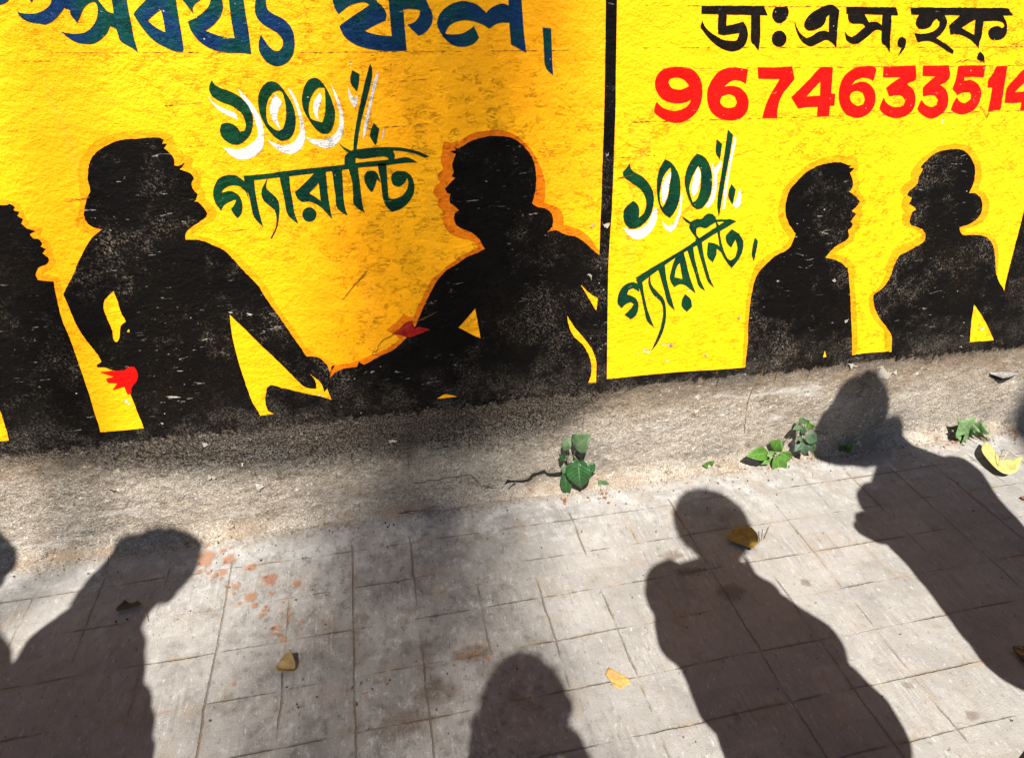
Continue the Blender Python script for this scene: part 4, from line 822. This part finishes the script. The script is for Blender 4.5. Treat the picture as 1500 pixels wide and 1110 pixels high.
def fallen(name, label, x0, y0, s, outline, mat, lift=.004, curl=.012, bend=0.0, petiole=None, fold=None, zb=.0):
    P = smooth_outline([Vector((x0 + a / s, y0 + b / s, 0)) for a, b in outline], 4, 40)
    cx_ = sum(p.x for p in P) / len(P); cy_ = sum(p.y for p in P) / len(P)
    root = onground(cx_, cy_)
    # main axis
    A = onground(P[0].x, P[0].y); far = max(P, key=lambda p: (onground(p.x, p.y) - A).length); ax = (onground(far.x, far.y) - A); ln = ax.length; ax.normalize()
    sd_ = Vector((-ax.y, ax.x, 0))
    V, F, U = [], [], []; n = len(P); rings = 6
    for r in range(rings + 1):
        k = 1 - r / rings
        for p in P:
            q = onground(cx_ + (p.x - cx_) * k, cy_ + (p.y - cy_) * k)
            d = (q - root); a = d.dot(ax) / ln * 2; b = d.dot(sd_) / ln * 2
            z = .006 + lift + curl * (b * b * 1.6 + bend * a * a) + .0012 * noise.noise(q * 90) + zb * max(0, b)
            q.z = z
            V.append(q); U.append((.5 + a / 2, b * 1.6))
        if k == 0: break
    for r in range(rings):
        for i in range(n):
            j = (i + 1) % n; F.append((r * n + i, r * n + j, (r + 1) * n + j, (r + 1) * n + i))
    e = empty(name, (root.x, root.y, 0)); tag(e, label, 'leaf')
    o = mesh_obj('blade', V, F, mat, None, True, U); solid(o, .0005); reparent(o, e)
    if petiole:
        pts = [onground(x0 + a / s, y0 + b / s, zz) for a, b, zz in petiole]
        V, F = tube(pts, .0011, .0007); o = mesh_obj('stalk', V, F, m_simple('dry_stalk', (.20, .13, .05), .6), None, True); reparent(o, e)
    return e
FL = m_leaf('yellowed_leaf', (.25, .165, .030), (.17, .10, .025), .55, 6, spots=(.20, .11, .02))
FB = m_leaf('bright_yellow_leaf', (.42, .265, .080), (.40, .27, .11), .6, 5, spots=(.33, .19, .05))
FD = m_leaf('dry_tan_leaf', (.24, .155, .05), (.34, .24, .11), .6, 5, spots=(.10, .055, .02))
FK = m_leaf('dark_curled_leaf', (.035, .027, .008), (.08, .06, .02), .5, 5)
FY = m_leaf('lime_yellow_leaf', (.38, .35, .12), (.40, .35, .14), .5, 5, spots=(.30, .24, .07))
fallen('fallen_leaf', 'olive yellow fallen leaf lying across the neck of a shadow', 900, 700, 4.827, [(785, 455), (800, 430), (850, 385), (900, 375), (960, 380), (1000, 415), (1010, 460), (985, 520), (960, 540), (920, 515), (860, 485)], FL, .006, .008, .15, [(1005, 460, .012), (1060, 430, .006), (1095, 340, .008)])
fallen('fallen_leaf', 'flat bright yellow fallen leaf in the sun at lower centre', 660, 930, 5, [(1155, 248), (1132, 300), (1165, 345), (1190, 385), (1245, 412), (1285, 380), (1320, 370), (1310, 340), (1270, 310), (1220, 285)], FB, .001, .002, .1)
fallen('fallen_leaf', 'small tan fallen leaf with its stalk pointing up in the soft shade', 340, 930, 5, [(330, 260), (370, 225), (420, 205), (455, 205), (475, 240), (465, 275), (435, 300), (430, 325), (380, 338), (345, 315)], FD, .008, .016, .2, [(415, 215, .014), (436, 160, .010), (415, 100, .008)])
fallen('fallen_leaf', 'dark curled up leaf inside the left head shadow', 100, 740, 5, [(360, 785), (375, 765), (430, 730), (470, 740), (520, 725), (548, 740), (530, 765), (470, 772), (400, 795), (370, 803)], FK, .005, .018, .1, [(545, 750, .01), (570, 800, .008), (582, 850, .006)])
fallen('fallen_leaf', 'large lime yellow leaf curled upwards beside the frilly weed', 1330, 540, 5.55, [(600, 640), (572, 690), (572, 745), (640, 830), (720, 890), (800, 905), (860, 885), (885, 800), (820, 790), (740, 790), (690, 720), (650, 670)], FY, .014, .030, .2, [(725, 810, .02), (745, 740, .035), (765, 660, .05)])
fallen('fallen_leaf', 'scrap of reddish leaf at the right edge', 1330, 540, 5.55, [(905, 1065), (935, 1058), (990, 1068), (1000, 1090), (950, 1088)], m_leaf('red_brown_leaf', (.16, .045, .02), (.2, .08, .04)), .004, .01)

def twig(label, pts, z=.008, r=.0012, col=(.05, .035, .02)):
    P = [onground(a, b, z + c) for a, b, c in pts]; V, F = tube(P, r, r * .6)
    o = mesh_obj('twig', V, F, m_simple('twig_bark', col, .8), None, True); tag(o, label, 'twig'); return o
twig('thin dark twig in the sun above the orange stains', [(330, 766, 0), (336, 778, .004), (339, 788, 0)])
twig('short dark twig beside the stalk of the olive leaf', [(1117, 775, .02), (1116, 783, .012), (1115, 791, .002)])
twig('pale straw leaning by the lime yellow leaf', [(1467, 677, .01), (1476, 662, .02), (1483, 651, .03)], r=.0010, col=(.35, .27, .14))
twig('curved dark twig inside the left head shadow', [(159, 816, .004), (158, 826, .006), (152, 833, .002)])

twig('thin crooked twig at the wall foot left of the peepal sapling', [(585, 752, 0), (603, 748, .004), (622, 747, .002), (640, 741, 0)])
twig('thin straw bent at the foot of the wall by the bright green weed', [(1052, 694, .004), (1068, 690, .006), (1090, 691, .002)], r=.0009, col=(.3, .22, .11))

# crumbs of litter and grit lying on the pavement
def litter():
    V, F = [], []
    rnd = random.Random(3)
    for _ in range(360):
        if rnd.random() < .55:
            x = rnd.uniform(-1.1, 2.3); y = 1.425 - abs(rnd.gauss(0, .05))
        else:
            x = rnd.uniform(-1.1, 2.0); y = rnd.uniform(.45, 1.4)
        r = rnd.uniform(.0009, .0026); a = rnd.uniform(0, 6.3); k = rnd.uniform(.4, 1)
        b = len(V); h = r * rnd.uniform(.5, 1.1); z0 = .002
        for i in range(5):
            t = a + i * 1.2566; V.append((x + r * math.cos(t), y + r * k * math.sin(t), z0))
        for i in range(5):
            t = a + i * 1.2566; q = rnd.uniform(.5, .8); V.append((x + q * r * math.cos(t), y + q * r * k * math.sin(t), z0 + h + .003))
        F += [(b + i, b + (i + 1) % 5, b + 5 + (i + 1) % 5, b + 5 + i) for i in range(5)] + [tuple(b + 5 + i for i in range(5))]
    o = mesh_obj('grit', V, F, m_simple('grit', (.09, .075, .06), .9, .8, 14))
    tag(o, 'grit and crumbs scattered along the foot of the wall', 'grit', kind='stuff')
    V, F = [], []
    for px, py, n, sx_, sy_ in ((1395, 648, 26, 14, 8), (1490, 636, 22, 14, 6), (880, 725, 14, 18, 7), (826, 733, 8, 10, 6), (1440, 640, 20, 25, 5), (1330, 668, 14, 30, 6), (1000, 705, 8, 60, 6), (700, 960, 22, 40, 10), (540, 1010, 8, 30, 20), (620, 742, 16, 70, 5), (420, 770, 14, 60, 6), (200, 795, 12, 90, 6), (1100, 684, 16, 60, 5), (1230, 672, 14, 50, 5), (60, 815, 10, 40, 6)):
        for _ in range(n):
            p = onground(px + rnd.gauss(0, sx_ * .6), py + rnd.gauss(0, sy_ * .6), .007); p.y = min(p.y, 1.43)
            a = rnd.uniform(0, 6.3); L = rnd.uniform(.003, .008); wd = L * rnd.uniform(.25, .6); t = rnd.uniform(-.5, .9)
            u = Vector((math.cos(a), math.sin(a), t * .5)); s = Vector((-math.sin(a), math.cos(a), rnd.uniform(-.5, .5)))
            b = len(V); V += [p - u * L, p + s * wd, p + u * L, p - s * wd, p + Vector((0, 0, .0015))]; F += [(b, b + 1, b + 4), (b + 1, b + 2, b + 4), (b + 2, b + 3, b + 4), (b + 3, b, b + 4)]
    o = mesh_obj('leaf_litter', V, F, m_simple('dry_leaf_litter', (.19, .085, .04), .8, .5, 60))
    tag(o, 'crumbled reddish brown leaf litter around the weeds', 'leaf litter', kind='stuff')
litter()

# ------------------------------------------------------------------ people standing beside and behind the camera (they throw the shadows)
def shade_pt(px, py, z, surf='g'):
    """3-D point at height z whose shadow falls on photo pixel px,py"""
    s = onground(px, py) if surf == 'g' else onwall(px, py)
    k = z - s.z
    return Vector((s.x - k * SX, s.y - k * SY, z))
def blob(name, parts, mat, voxel, parent=None, smooth=6, folds=0.0, strands=0):
    bm = bmesh.new()
    for p in parts:
        if p[0] == 'e':
            _, c, r, rot = p
            bmesh.ops.create_uvsphere(bm, u_segments=20, v_segments=14, radius=1, matrix=Matrix.Translation(c) @ Matrix.Rotation(rot, 4, 'Z') @ Matrix.Diagonal((*r, 1)))
        else:
            _, a, ra, b, rb = p
            d = b - a
            for c, r in ((a, ra), (b, rb)):
                bmesh.ops.create_uvsphere(bm, u_segments=16, v_segments=12, radius=r, matrix=Matrix.Translation(c))
            if d.length > 1e-4:
                q = d.to_track_quat('Z', 'Y').to_matrix().to_4x4()
                bmesh.ops.create_cone(bm, cap_ends=True, segments=16, radius1=ra, radius2=rb, depth=d.length, matrix=Matrix.Translation((a + b) / 2) @ q)
    me = bpy.data.meshes.new(name); bm.to_mesh(me); bm.free()
    o = bpy.data.objects.new(name, me); COL.objects.link(o)
    rm = o.modifiers.new('r', 'REMESH'); rm.mode = 'VOXEL'; rm.voxel_size = voxel
    sm = o.modifiers.new('s', 'SMOOTH'); sm.iterations = smooth; sm.factor = .5
    dg = bpy.context.evaluated_depsgraph_get(); me2 = bpy.data.meshes.new_from_object(o.evaluated_get(dg))
    if folds:
        for v in me2.vertices:
            p = v.co; v.co = p + v.normal * folds * (noise.noise(Vector((p.x * 9, p.y * 9, p.z * 5))) + .6 * noise.noise(Vector((p.x * 22, p.y * 22, p.z * 14))))
    if strands:
        rnd = random.Random(len(me2.vertices)); bm2 = bmesh.new(); bm2.from_mesh(me2); bm2.verts.ensure_lookup_table()
        base_v = list(bm2.verts); nv0 = len(base_v)
        for _ in range(strands):
            v = base_v[rnd.randrange(nv0)]; nrm = v.normal.copy()
            d = (nrm * rnd.uniform(.3, 1) + Vector((rnd.gauss(0, .5), rnd.gauss(0, .5), rnd.gauss(-.1, .5)))).normalized()
            L = rnd.uniform(.012, .034); sd2 = d.cross(Vector((rnd.random(), rnd.random(), 1))).normalized() * rnd.uniform(.0012, .003)
            b0 = v.co - nrm * .004
            a_, b_, c_ = bm2.verts.new(b0 + sd2), bm2.verts.new(b0 - sd2), bm2.verts.new(b0 + d * L)
            bm2.faces.new((a_, b_, c_))
        bm2.to_mesh(me2); bm2.free()
    o.modifiers.clear(); o.data = me2; bpy.data.meshes.remove(me)
    me2.materials.clear(); me2.materials.append(mat); me2.polygons.foreach_set('use_smooth', [True] * len(me2.polygons))
    if parent: reparent(o, parent)
    return o
SKIN = m_simple('brown_skin', (.20, .105, .06), .5, .12, 40)
HAIR = m_simple('black_hair', (.010, .008, .007), .45, .4, 200)
def person(label, J, face, shirt, trouser, foot=None, extra_body=(), extra_hair=(), head_r=(.090, .112, .128), cloth=1.12, hairk=1.0):
    """J: joint name -> Vector; face: heading angle (0 = +x)"""
    f = Vector((math.cos(face), math.sin(face), 0)); s = Vector((-f.y, f.x, 0))
    hd = J['head']
    hip = J['hip']
    hl, hr = hip + s * .085, hip - s * .085
    fl_ = foot[0] if foot else Vector((hl.x, hl.y, .05)); fr_ = foot[1] if foot else Vector((hr.x, hr.y, .05))
    kl = (hl + fl_) / 2 + f * .03; kr = (hr + fr_) / 2 + f * .03
    root = empty('person', (hip.x, hip.y, 0)); tag(root, label, 'person', )
    rot = face - math.pi / 2
    body = [('e', hd, head_r, rot), ('e', hd + f * .045 + Vector((0, 0, -.07)), (.052, .06, .055), rot),
            ('c', hd + f * .098 + Vector((0, 0, .0)), .010, hd + f * .115 + Vector((0, 0, -.025)), .013),
            ('e', hd + f * .10 + Vector((0, 0, -.055)), (.022, .01, .009), rot),
            ('e', hd + s * head_r[0] * 1.13 + Vector((0, 0, -.01)), (.013, .02, .034), rot), ('e', hd - s * head_r[0] * 1.13 + Vector((0, 0, -.01)), (.013, .02, .034), rot),
            ('c', hd + Vector((0, 0, -.06)), .055, J['neck'], .058), ('c', J['neck'], .06, (J['shl'] + J['shr']) / 2, .085),
            ('c', (J['shl'] + J['shr']) / 2, .09, hip, .11),
            ('c', J['shl'], .050, J['ell'], .040), ('c', J['ell'], .040, J['hal'], .027), ('c', J['shr'], .050, J['elr'], .040), ('c', J['elr'], .040, J['har'], .027),
            ('c', J['neck'], .05, J['shl'], .048), ('c', J['neck'], .05, J['shr'], .048),
            ('c', hl, .085, kl, .055), ('c', kl, .055, fl_ + Vector((0, 0, .03)), .038), ('c', hr, .085, kr, .055), ('c', kr, .055, fr_ + Vector((0, 0, .03)), .038)]
    for h, e in ((J['hal'], J['ell']), (J['har'], J['elr'])):
        d = (h - e).normalized(); sd = d.cross(Vector((0, 0, 1))).normalized(); up = sd.cross(d)
        palm = h + d * .05
        body.append(('c', h, .026, palm, .030))
        for q, (o_, ln_) in enumerate(((-.026, .062), (-.009, .072), (.009, .068), (.026, .052))):
            a = palm + sd * o_ + d * .015; b = a + d * ln_ * .55 - up * .012; c = b + d * ln_ * .3 - up * .03
            body += [('c', a, .0085, b, .008), ('c', b, .008, c, .007)]
        t0 = palm + sd * .028 - d * .02; body.append(('c', t0, .010, t0 + sd * .03 + d * .035 - up * .012, .008))
    body += list(extra_body)
    blob('body', body, SKIN, .0075, root)
    c = cloth
    mid = (J['shl'] + J['shr']) / 2
    mS = m_simple('shirt_cloth', shirt, .85, .15, 60); mT = m_simple('trouser_cloth', trouser, .85, .15, 60)
    sh = [('c', J['shl'], .066 * c, J['shr'], .066 * c), ('c', J['neck'] + Vector((0, 0, -.03)), .052, mid, .08 * c),
          ('c', J['shl'] * .78 + mid * .22 + Vector((0, 0, -.06)), .09 * c, hl + Vector((0, 0, .0)), .125 * c), ('c', J['shr'] * .78 + mid * .22 + Vector((0, 0, -.06)), .09 * c, hr, .125 * c), ('c', mid + Vector((0, 0, -.08)), .12 * c, hip, .14 * c),
          ('c', J['shl'], .064 * c, J['ell'], .058 * c), ('c', J['ell'], .058 * c, J['ell'].lerp(J['hal'], .55), .046 * c), ('c', J['shr'], .064 * c, J['elr'], .058 * c), ('c', J['elr'], .058 * c, J['elr'].lerp(J['har'], .55), .046 * c)]
    blob('shirt', sh, mS, .014, root, folds=.016)
    tr = [('c', hl, .115, kl, .085), ('c', kl, .085, fl_ + Vector((0, 0, .06)), .068), ('c', hr, .115, kr, .085), ('c', kr, .085, fr_ + Vector((0, 0, .06)), .068), ('c', hl, .115, hr, .115)]
    blob('trousers', tr, mT, .016, root, folds=.014)
    hk = hairk
    hair = [('e', hd + Vector((0, 0, .028)) - f * .018, (head_r[0] * 1.10 * hk, head_r[1] * 1.02 * hk, head_r[2] * .98 * hk), rot), ('e', hd - f * .05 + Vector((0, 0, -.02)), (.07 * hk, .062 * hk, .085 * hk), rot)] + list(extra_hair)
    blob('hair', hair, HAIR, .009, root, folds=.010, strands=900)
    for q in (fl_, fr_):
        shoe = [('c', Vector((q.x, q.y, .040)) - f * .05, .038, Vector((q.x, q.y, .034)) + f * .13, .030), ('c', Vector((q.x, q.y, .05)), .042, Vector((q.x, q.y, .075)) - f * .03, .045), ('e', Vector((q.x, q.y, .014)) + f * .04, (.046, .145, .014), rot)]
        blob('shoe', shoe, m_simple('black_leather', (.012, .011, .010), .25, .2, 60, .6), .006, root)
    return root

# --- man right of the camera, hands together in front of his chest
J = dict(head=shade_pt(1046, 768, 1.585), neck=shade_pt(1056, 834, 1.43), shl=shade_pt(985, 854, 1.38), shr=shade_pt(1112, 930, 1.37), ell=shade_pt(998, 940, 1.10), hal=shade_pt(1085, 905, 1.16), elr=shade_pt(1195, 945, 1.10), har=shade_pt(1110, 862, 1.24), hip=shade_pt(1165, 1035, .93))
PR = person('person standing just right of the camera with hands raised to the chest', J, R(55), (.30, .32, .36), (.03, .035, .05), extra_body=[('c', shade_pt(1108, 862, 1.25), .042, shade_pt(1122, 868, 1.22), .040)], head_r=(.098, .124, .134))
# --- person far right taking a picture, wearing a cap
J = dict(head=shade_pt(1248, 632, 1.50, 'w'), neck=shade_pt(1300, 668, 1.36, 'w'), shl=shade_pt(1292, 742, 1.29), shr=shade_pt(1405, 690, 1.29), ell=shade_pt(1385, 812, 1.05), hal=shade_pt(1326, 782, 1.12), elr=shade_pt(1490, 800, 1.02), har=shade_pt(1420, 840, 1.05), hip=shade_pt(1505, 905, .86))
fR = [Vector((1.495, .52, .05)), Vector((1.72, .42, .05))]
PQ = person('person at the right edge raising one hand whose black shoe shows in the frame', J, R(120), (.05, .05, .055), (.02, .02, .024), foot=fR, hairk=1.12, extra_body=[('c', shade_pt(1285, 782, 1.13), .036, shade_pt(1266, 774, 1.14), .032)],
            extra_hair=[('c', shade_pt(1243, 594, 1.56, 'w'), .066, shade_pt(1223, 645, 1.49, 'w'), .098), ('c', shade_pt(1300, 640, 1.44, 'w'), .055, shade_pt(1292, 660, 1.42, 'w'), .06)])
# --- man left of the camera
J = dict(head=shade_pt(228, 840, 1.60), neck=shade_pt(190, 892, 1.46), shl=shade_pt(106, 922, 1.40), shr=shade_pt(160, 965, 1.40), ell=shade_pt(46, 1020, 1.12), hal=shade_pt(36, 1120, .90), elr=shade_pt(150, 1060, 1.08), har=shade_pt(140, 1150, .86), hip=shade_pt(80, 1130, .93))
PL = person('person standing left of the camera with head turned to the right', J, R(35), (.14, .05, .05), (.05, .05, .07), hairk=1.12,
            head_r=(.085, .100, .122), extra_hair=[('c', shade_pt(192, 815, 1.60), .058, shade_pt(168, 850, 1.54), .072), ('c', shade_pt(192, 830, 1.58), .068, shade_pt(158, 872, 1.51), .082), ('c', shade_pt(206, 842, 1.60), .078, shade_pt(166, 880, 1.50), .085), ('c', shade_pt(250, 818, 1.60), .058, shade_pt(225, 815, 1.61), .078)])
# --- person further left, mostly out of sight
J = dict(head=shade_pt(-24, 826, 1.60), neck=shade_pt(-60, 870, 1.44), shl=shade_pt(-160, 920, 1.38), shr=shade_pt(-60, 935, 1.40), ell=shade_pt(-190, 1020, 1.10), hal=shade_pt(-180, 1100, .92), elr=shade_pt(-50, 1030, 1.08), har=shade_pt(-60, 1120, .88), hip=shade_pt(-110, 1100, .93))
PF = person('person standing furthest left of the camera', J, R(40), (.35, .33, .25), (.04, .04, .04))
# --- photographer right behind the lens
hd = shade_pt(766, 1042, 1.52)
J = dict(head=hd, neck=hd + Vector((0, -.02, -.15)), shl=hd + Vector((-.10, -.05, -.26)), shr=hd + Vector((.13, -.06, -.27)), ell=hd + Vector((-.12, -.06, -.48)), hal=hd + Vector((-.07, .06, -.30)), elr=hd + Vector((.20, -.04, -.40)), har=shade_pt(846, 1110, 1.40), hip=hd + Vector((0, -.08, -.62)))
PP = person('person behind the lens taking this picture with both hands raised', J, R(90), (.08, .10, .16), (.03, .03, .04))

# ------------------------------------------------------------------ tree and pole behind the camera (soft shade on the wall)
def foliage_tree():
    rnd = random.Random(11)
    trunk_base = Vector((-9.0, -9.5, 0))
    root = empty('shade_tree', trunk_base); tag(root, 'tall tree behind the camera whose branch shades the middle of the wall', 'tree')
    bark = m_simple('tree_bark', (.12, .09, .06), .9, .3, 12, bumpd=.02)
    V, F = tube([trunk_base, trunk_base + Vector((.1, 0, 3)), trunk_base + Vector((.4, .1, 7)), trunk_base + Vector((1.0, .2, 11)), trunk_base + Vector((1.6, .3, 14))], .28, .10, 12)
    o = mesh_obj('trunk', V, F, bark, None, True); reparent(o, root)
    up = -LDIR
    tipc = Vector((.05, WALL_Y, .3)) + up * 16.0
    a = trunk_base + Vector((1.1, .2, 11.5))
    V, F = tube([a, a.lerp(tipc, .4) + Vector((0, 0, .9)), a.lerp(tipc, .8) + Vector((0, 0, .5)), tipc + Vector((-.5, 0, 1.2))], .09, .012, 8)
    o = mesh_obj('branch', V, F, bark, None, True); reparent(o, root)
    V, F = [], []
    def leaf(p, L):
        d = Vector((rnd.gauss(0, 1), rnd.gauss(0, 1), rnd.gauss(0, 1))).normalized(); e = d.cross(Vector((rnd.gauss(0, 1), rnd.gauss(0, 1), rnd.gauss(0, 1)))).normalized()
        b = len(V); V.extend([p - d * L, p + e * L * .42, p + d * L, p - e * L * .42]); F.append((b, b + 1, b + 2, b + 3))
    def halton(i, b):
        f, r = 1, 0
        while i: f /= b; r += f * (i % b); i //= b
        return r
    tan = SX / SY
    for i in range(1, 2850):                # part of the spray that shades the painted face
        z = -.05 + 1.75 * halton(i, 2); g = rnd.gauss(0, 1) * .17
        S = Vector((.085 + .09 * z + g, WALL_Y, z)); leaf(S + up * rnd.uniform(14.5, 17), rnd.uniform(.016, .028))
    for i in range(1, 7600):                # denser lower part that shades the pavement
        y = -.3 + 1.8 * halton(i, 2); g = rnd.gauss(0, 1) * (.185 + .17 * max(0, 1.25 - y)) - .12 * max(0, 1.2 - y)
        S = Vector((.055 - (WALL_Y - y) * tan * .5 + g, y, 0)); leaf(S + up * rnd.uniform(14.5, 17), rnd.uniform(.016, .028))
    for i in range(5000):                   # main crown, well off to the left
        th = rnd.uniform(0, 6.283); ph = math.acos(rnd.uniform(-.6, 1)); r = 2.6 * rnd.random() ** .4 * (1 + .3 * noise.noise(Vector((th, ph, 1))))
        p = trunk_base + Vector((.3 + r * math.cos(th) * math.sin(ph), -.6 + r * math.sin(th) * math.sin(ph), 13.2 + .8 * r * math.cos(ph)))
        leaf(p, rnd.uniform(.05, .09))
    o = mesh_obj('crown', V, F, m_simple('tree_foliage', (.05, .10, .025), .6, .4, 2)); reparent(o, root)
foliage_tree()
def pole():
    c = onwall(1578, 500); D = 6.0
    base = Vector((c.x - D * SX / SY, WALL_Y - D, 0))
    root = empty('utility_pole', base); tag(root, 'grey concrete utility pole standing behind the camera', 'pole')
    V, F = tube([base + Vector((0, 0, -.2)), base + Vector((0, 0, 6)), base + Vector((0, 0, 12.5))], .17, .12, 14)
    cm = m_simple('pole_concrete', (.35, .33, .30), .85, .2, 8)
    o = mesh_obj('shaft', V, F, cm, None, True); reparent(o, root)
    for z in (11.2, 12.0):
        V, F = tube([base + Vector((-.8, -.14, z)), base + Vector((0, -.14, z)), base + Vector((.8, -.14, z))], .04, .04, 8)
        o = mesh_obj('crossarm', V, F, m_simple('galvanised_steel', (.3, .3, .3), .4), None, True); reparent(o, root)
pole()
